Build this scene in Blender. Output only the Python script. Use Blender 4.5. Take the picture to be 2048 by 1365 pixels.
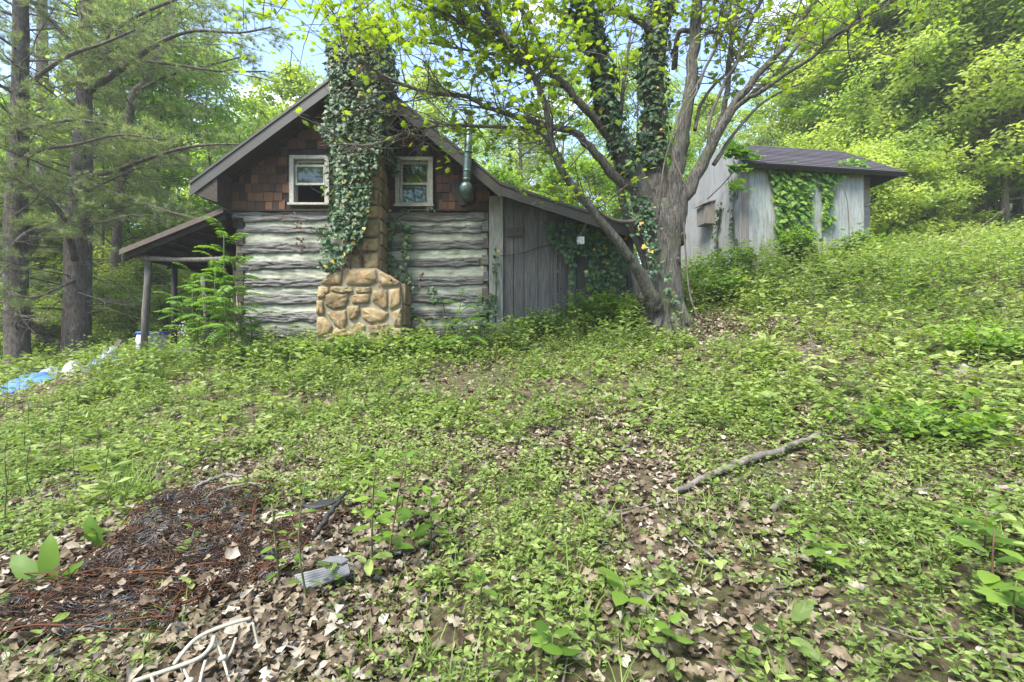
import bpy, math, random
import numpy as np
from mathutils import Vector, Matrix

for o in list(bpy.data.objects):
    bpy.data.objects.remove(o)
scene = bpy.context.scene
COL = scene.collection
EYE, FPX = 1.55, 910.2          # eye height in metres, focal length in photo pixels (16 mm on 36 mm)

# ---------------------------------------------------------------- camera
cam = bpy.data.cameras.new('camera')
cam.lens, cam.sensor_width, cam.clip_start, cam.clip_end = 16.0, 36.0, 0.05, 2000
camo = bpy.data.objects.new('camera', cam)
COL.objects.link(camo)
camo.location = (0, 0, EYE)
camo.rotation_euler = (math.radians(90), 0, 0)
scene.camera = camo

# ---------------------------------------------------------------- sky and sun
SUN_EL, SUN_AZ = math.radians(56), math.radians(216)     # azimuth clockwise from +Y
world = bpy.data.worlds.new('World')
scene.world = world
world.use_nodes = True
wn, wl = world.node_tree.nodes, world.node_tree.links
wn.clear()
sky = wn.new('ShaderNodeTexSky')
sky.sky_type = 'NISHITA'
sky.sun_disc = False
sky.sun_elevation, sky.sun_rotation = SUN_EL, SUN_AZ
sky.air_density, sky.dust_density, sky.ozone_density = 1.0, 0.5, 3.0
tc = wn.new('ShaderNodeTexCoord')
mp = wn.new('ShaderNodeMapping'); mp.inputs['Scale'].default_value = (1.6, 1.6, 4.0)
cn = wn.new('ShaderNodeTexNoise'); cn.inputs['Scale'].default_value = 2.2; cn.inputs['Detail'].default_value = 7
cr = wn.new('ShaderNodeValToRGB')
cr.color_ramp.elements[0].position = 0.55; cr.color_ramp.elements[1].position = 0.85
cm = wn.new('ShaderNodeMixRGB'); cm.inputs['Color2'].default_value = (10.0, 9.8, 9.4, 1)
bg = wn.new('ShaderNodeBackground'); bg.inputs['Strength'].default_value = 0.13
wo = wn.new('ShaderNodeOutputWorld')
wl.new(tc.outputs['Generated'], mp.inputs['Vector']); wl.new(mp.outputs['Vector'], cn.inputs['Vector'])
wl.new(cn.outputs['Fac'], cr.inputs['Fac']); wl.new(cr.outputs['Color'], cm.inputs['Fac'])
wl.new(sky.outputs['Color'], cm.inputs['Color1']); wl.new(cm.outputs['Color'], bg.inputs['Color'])
wl.new(bg.outputs['Background'], wo.inputs['Surface'])

sl = bpy.data.lights.new('sun', 'SUN')
sl.energy, sl.angle, sl.color = 3.3, math.radians(24), (1.0, 0.95, 0.86)
so = bpy.data.objects.new('sun', sl)
COL.objects.link(so)
sd = Vector((math.sin(SUN_AZ) * math.cos(SUN_EL), math.cos(SUN_AZ) * math.cos(SUN_EL), math.sin(SUN_EL)))
so.rotation_euler = (-sd).to_track_quat('-Z', 'Y').to_euler()
so.location = sd * 60

vs = scene.view_settings
vs.view_transform, vs.look, vs.exposure, vs.gamma = 'Standard', 'None', 2.05, 1.0
vs.use_curve_mapping = False
scene.render.engine = 'CYCLES'
scene.cycles.max_bounces = 10
scene.cycles.diffuse_bounces = 6
scene.cycles.transmission_bounces = 4
scene.cycles.transparent_max_bounces = 8
scene.cycles.use_denoising = True

# ---------------------------------------------------------------- helpers
rng = np.random.default_rng(11)
RND = random.Random(5)

def P(px, py, D):
    return np.array([(px - 1024) / FPX * D, D, EYE + (682.5 - py) / FPX * D])

def unit(a):
    a = np.asarray(a, float)
    return a / np.maximum(np.linalg.norm(a, axis=-1, keepdims=True), 1e-9)

_tab = np.random.default_rng(3).random((256, 256))
def vnoise(x, y, oct=3):
    x = np.asarray(x, float); y = np.asarray(y, float)
    s, a, tot = 0, 1.0, 0
    for k in range(oct):
        fx, fy = x * 2 ** k + 37.3 * k, y * 2 ** k + 91.7 * k
        ix, iy = np.floor(fx).astype(int), np.floor(fy).astype(int)
        u, v = fx - ix, fy - iy
        u, v = u * u * (3 - 2 * u), v * v * (3 - 2 * v)
        g = lambda i, j: _tab[i % 256, j % 256]
        s = s + a * ((g(ix, iy) * (1 - u) + g(ix + 1, iy) * u) * (1 - v) + (g(ix, iy + 1) * (1 - u) + g(ix + 1, iy + 1) * u) * v)
        tot += a; a *= 0.5
    return s / tot

def mesh_np(name, V, faces, tint=None, smooth=False):
    me = bpy.data.meshes.new(name)
    V = np.asarray(V, np.float32)
    faces = [np.asarray(f, np.int32) for f in faces if len(f)]
    me.vertices.add(len(V)); me.vertices.foreach_set('co', V.ravel())
    idx = np.concatenate([f.ravel() for f in faces])
    tot = np.concatenate([np.full(len(f), f.shape[1], np.int32) for f in faces])
    st = np.concatenate([[0], np.cumsum(tot)[:-1]]).astype(np.int32)
    me.loops.add(len(idx)); me.loops.foreach_set('vertex_index', idx)
    me.polygons.add(len(tot)); me.polygons.foreach_set('loop_start', st)
    me.polygons.foreach_set('use_smooth', np.full(len(tot), smooth, bool))
    me.update(calc_edges=True)
    if tint is not None:
        a = me.attributes.new('tint', 'FLOAT', 'POINT')
        a.data.foreach_set('value', np.asarray(tint, np.float32))
    return me

class Geo:
    """collects vertices and faces of one mesh"""
    def __init__(s):
        s.v, s.f, s.t, s.n = [], {}, [], 0
    def add(s, V, faces, tint=0.5):
        V = np.asarray(V, float).reshape(-1, 3)
        for f in faces:
            f = np.asarray(f, int)
            if len(f):
                s.f.setdefault(f.shape[1], []).append(f + s.n)
        s.v.append(V); s.n += len(V)
        s.t.append(np.broadcast_to(np.asarray(tint, float), (len(V),)))
        return s
    def mesh(s, name, smooth=False):
        return mesh_np(name, np.concatenate(s.v), [np.concatenate(a) for a in s.f.values()], np.concatenate(s.t), smooth)
    def build(s, name, mat, parent=None, smooth=False, local=False):
        return link(name, s.mesh(name, smooth), mat, parent, local)
    # -- shapes
    def box(s, lo, hi, tint=0.5):
        (x0, y0, z0), (x1, y1, z1) = lo, hi
        return s.hexa([(x0, y0, z0), (x1, y0, z0), (x1, y1, z0), (x0, y1, z0), (x0, y0, z1), (x1, y0, z1), (x1, y1, z1), (x0, y1, z1)], tint)
    def hexa(s, v, tint=0.5):
        return s.add(v, [[(0, 3, 2, 1), (4, 5, 6, 7), (0, 1, 5, 4), (1, 2, 6, 5), (2, 3, 7, 6), (3, 0, 4, 7)]], tint)
    def prism(s, poly, d, tint=0.5):
        """polygon (n,3) swept by vector d"""
        a = np.asarray(poly, float); b = a + np.asarray(d, float); n = len(a)
        s.add(np.concatenate([a, b]), [[list(range(n))], [list(range(2 * n - 1, n - 1, -1))],
              [(i, n + i, n + (i + 1) % n, (i + 1) % n) for i in range(n)]], tint)
        return s
    def tube(s, pts, rad, sides=6, tint=0.5, cap=True, rough=0.0, seed=0, flat=1.0):
        p = np.asarray(pts, float); m = len(p)
        r = np.broadcast_to(np.asarray(rad, float), (m,)).copy()
        t = np.gradient(p, axis=0); t = unit(t)
        up = np.array([0, 0, 1.0]) if abs(t[0, 2]) < 0.9 else np.array([1.0, 0, 0])
        a = unit(np.cross(t[0], up)); A = np.zeros((m, 3)); A[0] = a
        for i in range(1, m):
            a = a - t[i] * np.dot(a, t[i]); a = a / max(np.linalg.norm(a), 1e-9); A[i] = a
        B = np.cross(t, A)
        th = np.linspace(0, 2 * np.pi, sides, endpoint=False)
        rr = r[:, None] * np.ones((m, sides))
        if rough:
            L = np.concatenate([[0], np.cumsum(np.linalg.norm(np.diff(p, axis=0), axis=1))])
            rr = rr * (1 + rough * (vnoise(np.cos(th)[None] * 1.7 + seed * 3.1 + 20 + 0 * L[:, None], np.sin(th)[None] * 1.7 + L[:, None] * 1.6 + 30, 3) - 0.5) * 2)
        V = p[:, None] + rr[:, :, None] * (np.cos(th)[None, :, None] * A[:, None] + flat * np.sin(th)[None, :, None] * B[:, None])
        i, j = np.meshgrid(np.arange(m - 1), np.arange(sides), indexing='ij'); i, j = i.ravel(), j.ravel(); j2 = (j + 1) % sides
        F = np.stack([i * sides + j, i * sides + j2, (i + 1) * sides + j2, (i + 1) * sides + j], 1)
        caps = [[list(range(sides - 1, -1, -1))], [list(range((m - 1) * sides, m * sides))]] if cap else []
        return s.add(V.reshape(-1, 3), [F] + caps, tint)
    def grid(s, V, tint=0.5):
        """V (a,b,3) sheet"""
        a, b = V.shape[:2]
        i, j = np.meshgrid(np.arange(a - 1), np.arange(b - 1), indexing='ij'); i, j = i.ravel(), j.ravel()
        return s.add(V.reshape(-1, 3), [np.stack([i * b + j, i * b + j + 1, (i + 1) * b + j + 1, (i + 1) * b + j], 1)],
                     tint if np.ndim(tint) == 0 else np.asarray(tint).ravel())
    def leaves(s, tmpl, pos, d, n, L, W=None, tint=None):
        pos = np.asarray(pos, float); N = len(pos)
        if N == 0: return s
        L = np.broadcast_to(np.asarray(L, float), (N,)); W = L if W is None else np.broadcast_to(np.asarray(W, float), (N,))
        d = unit(d); x = unit(np.cross(d, n)); z = np.cross(x, d)
        tv, tf = tmpl; k = len(tv)
        V = (pos[:, None] + tv[None, :, 0:1] * x[:, None] * W[:, None, None] + tv[None, :, 1:2] * d[:, None] * L[:, None, None]
             + tv[None, :, 2:3] * z[:, None] * L[:, None, None])
        off = (np.arange(N) * k)[:, None, None]
        F = [(np.asarray(f)[None] + off).reshape(-1, np.asarray(f).shape[1]) for f in tf]
        t = rng.random(N) if tint is None else np.broadcast_to(np.asarray(tint, float), (N,))
        return s.add(V.reshape(-1, 3), F, np.repeat(t, k))

def link(name, me, mat, parent=None, local=False):
    if mat is not None and not me.materials:
        me.materials.append(mat)
    o = bpy.data.objects.new(name, me)
    COL.objects.link(o)
    if parent is not None:
        o.parent = parent
        if not local:
            r = parent
            T = Matrix.Identity(4)
            while r is not None:          # parents carry no rotation when their parts are given in world space
                T = T @ Matrix.Translation(-Vector(r.location)) if r.parent is None else T
                r = r.parent
            # nested parts sit at identity under their thing, so only the thing's own offset is undone
            if parent.parent is None:
                o.matrix_parent_inverse = T
    return o

def tag(o, label=None, cat=None, group=None, kind=None):
    if label: o['label'] = label
    if cat: o['category'] = cat
    if group: o['group'] = group
    if kind: o['kind'] = kind
    return o

def thing(name, label, cat, loc=(0, 0, 0), group=None, rotz=0.0):
    o = bpy.data.objects.new(name, None)
    COL.objects.link(o)
    o.empty_display_size = 0.1
    o.location = tuple(float(c) for c in loc); o.rotation_euler = (0, 0, rotz)
    return tag(o, label, cat, group)

def copy_tree(o, parent=None):
    c = o.copy(); COL.objects.link(c); c.parent = parent
    for ch in o.children:
        copy_tree(ch, c)
    return c

# leaf templates: x across, y along, z out of the leaf plane
T_LEAF = (np.array([(0, 0, 0), (.5, .42, .07), (0, 1, -.06), (-.5, .42, .07), (0, .45, 0)]), [[(0, 1, 2, 4), (0, 4, 2, 3)]])
T_OVAL = (np.array([(0, 0, 0), (.36, .2, .05), (.5, .5, .06), (.3, .82, .0), (0, 1, -.08), (-.3, .82, .0), (-.5, .5, .06), (-.36, .2, .05), (0, .3, 0), (0, .65, 0)]),
          [[(0, 1, 2, 8), (8, 2, 3, 9), (0, 8, 6, 7), (8, 9, 5, 6)], [(9, 3, 4), (9, 4, 5)]])
T_QUAD = (np.array([(0, 0, 0), (.5, .45, .05), (0, 1, 0), (-.5, .45, .05)]), [[(0, 1, 2, 3)]])
def fan(out, zc=0.03):
    o = np.array([(x, y, -0.10 * abs(x) - 0.05 * y * y) for x, y in out]); n = len(o)
    return (np.vstack([o, [(0, .42, zc)]]), [[(i, (i + 1) % n, n) for i in range(n)]])
T_MAPLE = fan([(0, 0), (.28, .02), (.22, .2), (.58, .42), (.3, .48), (.34, .78), (.12, .68), (0, 1), (-.12, .68), (-.34, .78), (-.3, .48), (-.58, .42), (-.22, .2), (-.28, .02)])
T_IVY = fan([(0, .05), (.3, -.05), (.5, .32), (.27, .5), (0, 1), (-.27, .5), (-.5, .32), (-.3, -.05)])
_o = [(.06, 0), (.2, .12), (.1, .22), (.36, .34), (.14, .46), (.42, .6), (.16, .7), (.26, .86), (0, 1)]
def oak():
    r = [(x, y, 0.35 * (abs(x) ** 1.3) + .10 * math.sin(y * 5)) for x, y in _o[:-1]]
    l = [(-x, y, z * 1.5) for x, y, z in r]; m = [(0, y, .10 * math.sin(y * 5)) for _, y in _o[:-1]]
    k = len(r); v = np.array(r + m + l + [(0, 1, .12)])
    q = [(k + i, i, i + 1, k + i + 1) for i in range(k - 1)] + [(2 * k + i, k + i, k + i + 1, 2 * k + i + 1) for i in range(k - 1)]
    return v, [q, [(2 * k - 1, k - 1, 3 * k), (3 * k - 1, 2 * k - 1, 3 * k)]]
T_OAK = oak()
T_CURL = (np.array([(x * w, y, .9 * x * x * w + .15 * math.sin(4 * y)) for y, w in ((0, .05), (.3, .8), (.65, 1), (1, .08)) for x in (-.5, -.2, .2, .5)]),
          [[(i * 4 + j, i * 4 + j + 1, i * 4 + j + 5, i * 4 + j + 4) for i in range(3) for j in range(3)]])
T_BLADE = (np.array([(-.5, 0, 0), (.5, 0, 0), (.4, .4, -.05), (-.4, .4, -.05), (.25, .75, -.2), (-.25, .75, -.2), (0, 1, -.42)]), [[(0, 1, 2, 3), (3, 2, 4, 5)], [(5, 4, 6)]])
def dry(seed):
    r = random.Random(seed); n = 9; o = []
    for i in range(n):
        a = 2 * math.pi * i / n; q = r.uniform(.32, .56) * (1.15 if i % 2 else .85)
        x, y = math.sin(a) * q, .5 - math.cos(a) * q * 1.05
        o.append((x, y, .55 * abs(x) ** 1.2 + .35 * (y - .5) ** 2 + r.uniform(-.06, .10)))
    return np.array(o + [(0, .48, -.03)]), [[(i, (i + 1) % n, n) for i in range(n)]]
T_DRYS = [dry(k) for k in range(5)]
T_NEEDLE = (np.array([(-.5, 0, 0), (.5, 0, 0), (0, 1, 0)]), [[(0, 1, 2)]])

# ---------------------------------------------------------------- the lie of the land
_cp = [(0, 0, 0), (-3, 0, -.08), (3, 0, .25), (0, -6, -.8), (-6, -4, -.8), (6, -4, .4), (0, 1.7, .26), (-2.7, 2.4, .2), (3.37, 3.0, .62), (1.8, 1.6, .36), (-4.5, 4, .22), (-6, 5.2, .3),
       (0, 5, .80), (-4.8, 6, .55), (0, 7, 1.15), (-2.5, 8.9, 1.36), (-5.4, 8.9, 1.31), (-7.2, 9, 1.33), (-2.5, 13, 1.5), (-.2, 8.9, 1.56), (2.4, 8.9, 1.93), (2.66, 7.8, 1.82),
       (5.6, 11, 3.2), (9.2, 12, 3.5), (5.4, 13.8, 3.3), (15.7, 14, 4.9), (7.3, 6.5, 1.75), (5.2, 4.4, 1.0), (-9.6, 8.5, .5), (-10.7, 11.5, 1.0), (-12, 11, .9), (-6.8, 8.5, 1.2), (-14, 18, .3),
       (-5, 17, 1.4), (1, 17, 2.3), (8, 19, 4.4), (16, 21, 6.6), (12, 7, 2.9), (-15, 6, -.2)]
_cp = np.array(_cp, float)
def _tps(r2): return r2 * np.log(np.maximum(r2, 1e-9))
_n = len(_cp)
_K = _tps(((_cp[:, None, :2] - _cp[None, :, :2]) ** 2).sum(-1)) + 0.5 * np.eye(_n)
_Q = np.c_[np.ones(_n), _cp[:, :2]]
_W = np.linalg.solve(np.block([[_K, _Q], [_Q.T, np.zeros((3, 3))]]), np.r_[_cp[:, 2], 0, 0, 0])
def G(x, y):
    x = np.asarray(x, float); y = np.asarray(y, float)
    s = x.shape; X, Y = x.ravel(), y.ravel()
    out = np.zeros(len(X))
    for a in range(0, len(X), 20000):
        b = slice(a, a + 20000)
        r2 = (X[b, None] - _cp[None, :, 0]) ** 2 + (Y[b, None] - _cp[None, :, 1]) ** 2
        out[b] = _tps(r2) @ _W[:_n] + _W[_n] + _W[_n + 1] * X[b] + _W[_n + 2] * Y[b]
    xc = np.clip(X, -14, 45)
    far = 1.5 + 0.24 * xc - 0.0 * Y + 0.10 * np.clip(Y - 20, 0, 90) - .04 * np.clip(-Y, 0, 40)
    r = np.hypot(X, Y - 8)
    w = np.clip((r - 12) / 14, 0, 1); w = w * w * (3 - 2 * w)
    out = out * (1 - w) + far * w
    out += (vnoise(X * .9 + 50, Y * .9 + 50, 3) - .5) * .10 * np.clip(np.hypot(X, Y) / 4, .3, 1)
    return out.reshape(s)
def g1(x, y): return float(G(np.array([x]), np.array([y]))[0])
def pg(px, py, dmin=1.2, dmax=40):
    """point of the ground seen at a photo pixel"""
    D = np.linspace(dmin, dmax, 1500)
    x = (px - 1024) / FPX * D; z = EYE + (682.5 - py) / FPX * D
    h = G(x, D) - z
    k = np.argmax(h > 0) if (h > 0).any() else len(D) - 1
    return np.array([x[k], D[k], float(G(x[k:k + 1], D[k:k + 1])[0])])
# ---------------------------------------------------------------- materials
def new_mat(name):
    m = bpy.data.materials.new(name); m.use_nodes = True
    nt = m.node_tree; b = nt.nodes['Principled BSDF']
    return m, nt.nodes, nt.links, b
def ramp(n, l, fac, stops):
    r = n.new('ShaderNodeValToRGB'); e = r.color_ramp.elements
    while len(e) < len(stops): e.new(0.5)
    for k, (p, c) in zip(e, stops):
        k.position = p; k.color = (*c, 1)
    l.new(fac, r.inputs['Fac'])
    return r.outputs['Color']
def noise(n, l, scale=(1, 1, 1), s=5.0, det=6, rough=.6, space='Object', rnd=False):
    t = n.new('ShaderNodeTexCoord'); mp = n.new('ShaderNodeMapping'); mp.inputs['Scale'].default_value = scale
    nz = n.new('ShaderNodeTexNoise'); nz.inputs['Scale'].default_value = s; nz.inputs['Detail'].default_value = det; nz.inputs['Roughness'].default_value = rough
    l.new(t.outputs[space], mp.inputs['Vector'])
    if rnd:
        oi = n.new('ShaderNodeObjectInfo'); mu = n.new('ShaderNodeMath'); mu.operation = 'MULTIPLY'; mu.inputs[1].default_value = 37
        l.new(oi.outputs['Random'], mu.inputs[0]); l.new(mu.outputs[0], mp.inputs['Location'])
    l.new(mp.outputs['Vector'], nz.inputs['Vector'])
    return nz.outputs['Fac']
def mix(n, l, f, a, b, mode='MIX'):
    m = n.new('ShaderNodeMixRGB'); m.blend_type = mode
    for k, v in (('Fac', f), ('Color1', a), ('Color2', b)):
        if isinstance(v, (int, float)): m.inputs[k].default_value = v if k == 'Fac' else (v, v, v, 1)
        elif isinstance(v, tuple): m.inputs[k].default_value = (*v, 1)
        else: l.new(v, m.inputs[k])
    return m.outputs['Color']
def bump(n, l, b, h, strength=.5, dist=.02):
    u = n.new('ShaderNodeBump'); u.inputs['Strength'].default_value = strength; u.inputs['Distance'].default_value = dist
    l.new(h, u.inputs['Height']); l.new(u.outputs['Normal'], b.inputs['Normal'])
def rand(n): return n.new('ShaderNodeObjectInfo').outputs['Random']
def tintnode(n):
    a = n.new('ShaderNodeAttribute'); a.attribute_name = 'tint'; return a.outputs['Fac']

def grainy(name, stops, scale, s=6.0, rough=.85, bs=.6, bd=.02, rnd=True, vary=.5, stain=None, spec=.2, det=8, fs=None):
    """stretched-noise material: wood, bark, stone, rust..."""
    m, n, l, b = new_mat(name)
    f = noise(n, l, scale, s, det, .65, rnd=rnd)
    c = ramp(n, l, f, stops)
    if vary:
        v = ramp(n, l, rand(n), [(0, (1 - vary,) * 3), (1, (1 + vary * .6,) * 3)])
        c = mix(n, l, 1.0, c, v, 'MULTIPLY')
    if stain:
        f2 = noise(n, l, (1, 1, 1) if not fs else fs, stain[1], 5, .6)
        k = ramp(n, l, f2, [(stain[2], (0, 0, 0)), (stain[3], (1, 1, 1))])
        c = mix(n, l, k, c, stain[0])
    l.new(c, b.inputs['Base Color'])
    b.inputs['Roughness'].default_value = rough
    b.inputs['Specular IOR Level'].default_value = spec
    if bs: bump(n, l, b, f, bs, bd)
    return m
def plain(name, col, rough=.6, metal=0.0, spec=.4, var=.25, s=9.0, bs=.15):
    m, n, l, b = new_mat(name)
    f = noise(n, l, (1, 1, 1), s, 6, .65)
    c = ramp(n, l, f, [(.25, tuple(x * (1 - var) for x in col)), (.75, tuple(min(1, x * (1 + var)) for x in col))])
    l.new(c, b.inputs['Base Color'])
    b.inputs['Roughness'].default_value = rough; b.inputs['Metallic'].default_value = metal; b.inputs['Specular IOR Level'].default_value = spec
    if bs: bump(n, l, b, f, bs, .01)
    return m
def leafmat(name, stops, trans=.45, tcol=(1.15, 1.25, .55), rough=.5, spec=.3, objvar=.25, mottle=0):
    m, n, l, b = new_mat(name)
    c = ramp(n, l, tintnode(n), stops)
    if mottle:
        c = mix(n, l, 1.0, c, ramp(n, l, noise(n, l, (1, 1, 1), mottle, 5, .7), [(.3, (.5, .46, .42)), (.5, (1, 1, 1)), (.72, (1.35, 1.35, 1.35))]), 'MULTIPLY')
    if objvar:
        v = ramp(n, l, rand(n), [(0, (1 - objvar, 1 - objvar * .7, 1 - objvar)), (1, (1 + objvar, 1 + objvar * .8, 1))])
        c = mix(n, l, 1.0, c, v, 'MULTIPLY')
    l.new(c, b.inputs['Base Color']); b.inputs['Roughness'].default_value = rough; b.inputs['Specular IOR Level'].default_value = spec
    if trans:
        t = n.new('ShaderNodeBsdfTranslucent'); l.new(mix(n, l, 1.0, c, tcol, 'MULTIPLY'), t.inputs['Color'])
        x = n.new('ShaderNodeMixShader'); x.inputs['Fac'].default_value = trans
        l.new(b.outputs[0], x.inputs[1]); l.new(t.outputs[0], x.inputs[2])
        l.new(x.outputs[0], n['Material Output'].inputs['Surface'])
    return m

MT = {}
# ground: dark humus, fallen-leaf browns, a film of moss
m, n, l, b = new_mat('ground'); MT['ground'] = m
f1 = noise(n, l, (1, 1, 1), 14, 10, .75); f2 = noise(n, l, (1, 1, 1), .7, 5, .6); f3 = noise(n, l, (1, 1, 1), 45, 4, .7)
c = ramp(n, l, f1, [(.25, (.035, .025, .017)), (.5, (.10, .075, .052)), (.68, (.19, .15, .11)), (.8, (.27, .22, .18))])
c = mix(n, l, ramp(n, l, f2, [(.45, (0, 0, 0)), (.7, (.75,) * 3)]), c, ramp(n, l, f3, [(.3, (.03, .05, .012)), (.7, (.09, .13, .03))]))
l.new(c, b.inputs['Base Color']); b.inputs['Roughness'].default_value = .95; b.inputs['Specular IOR Level'].default_value = .1
bump(n, l, b, f1, .9, .05)

m, n, l, b = new_mat('log'); MT['log'] = m
f1 = noise(n, l, (.8, 6, 12), 5, 9, .7, rnd=True); f2 = noise(n, l, (1.3, 4, 60), 3, 7, .7, rnd=True); f3 = noise(n, l, (1, 1, 1), 1.2, 4, .6)
c = ramp(n, l, f1, [(.26, (0.036, 0.034, 0.030)), (.42, (0.128, 0.124, 0.116)), (.56, (0.220, 0.216, 0.206)), (.76, (0.320, 0.316, 0.306))])
c = mix(n, l, 1.0, c, ramp(n, l, f2, [(.38, (.16, .15, .14)), (.45, (1, 1, 1))]), 'MULTIPLY')
c = mix(n, l, ramp(n, l, f3, [(.5, (0, 0, 0)), (.75, (.6,) * 3)]), c, (.125, .115, .09))
c = mix(n, l, 1.0, c, ramp(n, l, rand(n), [(0, (.72,) * 3), (1, (1.15,) * 3)]), 'MULTIPLY')
l.new(c, b.inputs['Base Color']); b.inputs['Roughness'].default_value = .8; b.inputs['Specular IOR Level'].default_value = .2
bump(n, l, b, mix(n, l, .5, f1, f2), 1.0, .03)
MT['chink'] = grainy('chink', [(.25, (0.264, 0.268, 0.204)), (.5, (0.368, 0.372, 0.296)), (.75, (0.440, 0.440, 0.360))], (1.5, 1, 4), 6, .95, .8, .02, vary=.15, stain=((0.128, 0.152, 0.100), 2.2, .48, .74))
# cedar shakes
m, n, l, b = new_mat('shake'); MT['shake'] = m
f = noise(n, l, (14, 4, 1.2), 6, 6, .7, rnd=True); f2 = noise(n, l, (1, 1, 1), 1.1, 4, .6)
c = ramp(n, l, rand(n), [(0, (0.026, 0.017, 0.013)), (.35, (0.060, 0.034, 0.023)), (.7, (0.094, 0.048, 0.028)), (1, (0.162, 0.077, 0.038))])
c = mix(n, l, 1.0, c, ramp(n, l, f, [(.28, (.22,) * 3), (.52, (1.0,) * 3), (.75, (2.0, 1.9, 1.7))]), 'MULTIPLY')
c = mix(n, l, ramp(n, l, f2, [(.45, (0, 0, 0)), (.7, (.8,) * 3)]), c, (.035, .028, .024))
l.new(c, b.inputs['Base Color']); b.inputs['Roughness'].default_value = .75; b.inputs['Specular IOR Level'].default_value = .25
bump(n, l, b, f, .6, .012)
MT['fascia'] = plain('fascia', (0.046, 0.042, 0.036), .5, .0, .4, .18, 2.5, .05)
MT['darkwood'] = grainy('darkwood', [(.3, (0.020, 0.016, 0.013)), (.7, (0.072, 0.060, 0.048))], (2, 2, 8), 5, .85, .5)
MT['polewood'] = grainy('polewood', [(.25, (0.072, 0.064, 0.052)), (.5, (0.184, 0.168, 0.144)), (.75, (0.288, 0.272, 0.240))], (9, 9, 1), 4, .85, .8, .015)
MT['tarpost'] = plain('tarpost', (.02, .019, .018), .55)
MT['board'] = grainy('board', [(.22, (0.022, 0.022, 0.022)), (.45, (0.070, 0.070, 0.070)), (.62, (0.108, 0.108, 0.106)), (.8, (0.160, 0.158, 0.150))], (11, 4, .7), 4, .85, .7, .012, vary=.35, stain=((0.080, 0.076, 0.056), 1.2, .5, .75))
MT['cornerboard'] = grainy('cornerboard', [(.25, (0.080, 0.080, 0.072)), (.5, (0.192, 0.192, 0.172)), (.75, (0.296, 0.296, 0.272))], (7, 3, 1.1), 4, .85, .7, .015, vary=.1)
m, n, l, b = new_mat('stone'); MT['stone'] = m
f1 = noise(n, l, (1, 1, 1), 7, 10, .72, rnd=True); f2 = noise(n, l, (1, 1, 1.4), 2.4, 5, .6); f3 = noise(n, l, (1, 1, 1), 38, 6, .7)
c = ramp(n, l, f1, [(.25, (0.104, 0.080, 0.050)), (.42, (0.232, 0.176, 0.100)), (.58, (0.328, 0.264, 0.156)), (.78, (0.416, 0.360, 0.248))])
c = mix(n, l, ramp(n, l, f2, [(.5, (0, 0, 0)), (.7, (.7,) * 3)]), c, ramp(n, l, f1, [(.3, (.20, .12, .06)), (.7, (.40, .25, .125))]))
c = mix(n, l, ramp(n, l, f3, [(.55, (0, 0, 0)), (.68, (.55,) * 3)]), c, (.30, .30, .25))
c = mix(n, l, 1.0, c, ramp(n, l, rand(n), [(0, (.70, .68, .66)), (1, (1.2, 1.15, 1.1))]), 'MULTIPLY')
l.new(c, b.inputs['Base Color']); b.inputs['Roughness'].default_value = .95; b.inputs['Specular IOR Level'].default_value = .1
bump(n, l, b, mix(n, l, .4, f1, f3), 1.0, .05)
MT['mortar'] = grainy('mortar', [(.25, (0.168, 0.148, 0.108)), (.75, (0.304, 0.268, 0.200))], (1, 1, 1), 12, .95, .8, .015, vary=0, stain=((0.160, 0.168, 0.096), 2, .5, .75))
MT['paint'] = grainy('paint', [(.28, (0.160, 0.144, 0.120)), (.42, (0.288, 0.276, 0.240)), (.7, (0.400, 0.392, 0.360))], (3, 3, 3), 6, .6, .3, .004, vary=.1)
MT['black'] = plain('black', (.012, .011, .010), .9, bs=0)
MT['interior'] = plain('interior', (.05, .042, .034), .95, bs=0)
m, n, l, b = new_mat('glass'); MT['glass'] = m
gl = n.new('ShaderNodeBsdfGlossy'); gl.inputs['Roughness'].default_value = .02; gl.inputs['Color'].default_value = (.9, .95, .92, 1)
tr = n.new('ShaderNodeBsdfTransparent'); tr.inputs['Color'].default_value = (.5, .55, .45, 1)
fr = n.new('ShaderNodeFresnel'); fr.inputs['IOR'].default_value = 1.6
df = n.new('ShaderNodeBsdfDiffuse'); df.inputs['Color'].default_value = (.10, .12, .07, 1)
x1 = n.new('ShaderNodeMixShader'); x1.inputs['Fac'].default_value = .12; x2 = n.new('ShaderNodeMixShader')
l.new(tr.outputs[0], x1.inputs[1]); l.new(df.outputs[0], x1.inputs[2]); l.new(fr.outputs[0], x2.inputs['Fac']); l.new(x1.outputs[0], x2.inputs[1]); l.new(gl.outputs[0], x2.inputs[2])
l.new(x2.outputs[0], n['Material Output'].inputs['Surface'])
MT['galv'] = plain('galv', (.13, .18, .165), .45, .7, .5, .35, 5, .1)
MT['tar'] = plain('tar', (.014, .013, .012), .55, 0, .4, .4, 20, .8)
MT['white'] = plain('white', (.72, .73, .74), .5)
MT['maplebark'] = grainy('maplebark', [(.28, (0.028, 0.025, 0.021)), (.46, (0.112, 0.102, 0.086)), (.62, (0.200, 0.188, 0.164)), (.8, (0.304, 0.292, 0.260))], (9, 9, 1.5), 4.5, .95, 1.0, .08, vary=0, stain=((0.096, 0.112, 0.052), 1.6, .5, .75), spec=.1)
MT['twigbark'] = grainy('twigbark', [(.25, (.04, .034, .028)), (.75, (.17, .15, .125))], (1, 1, 1), 10, .95, .4, .01, vary=0, spec=.1)
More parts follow.
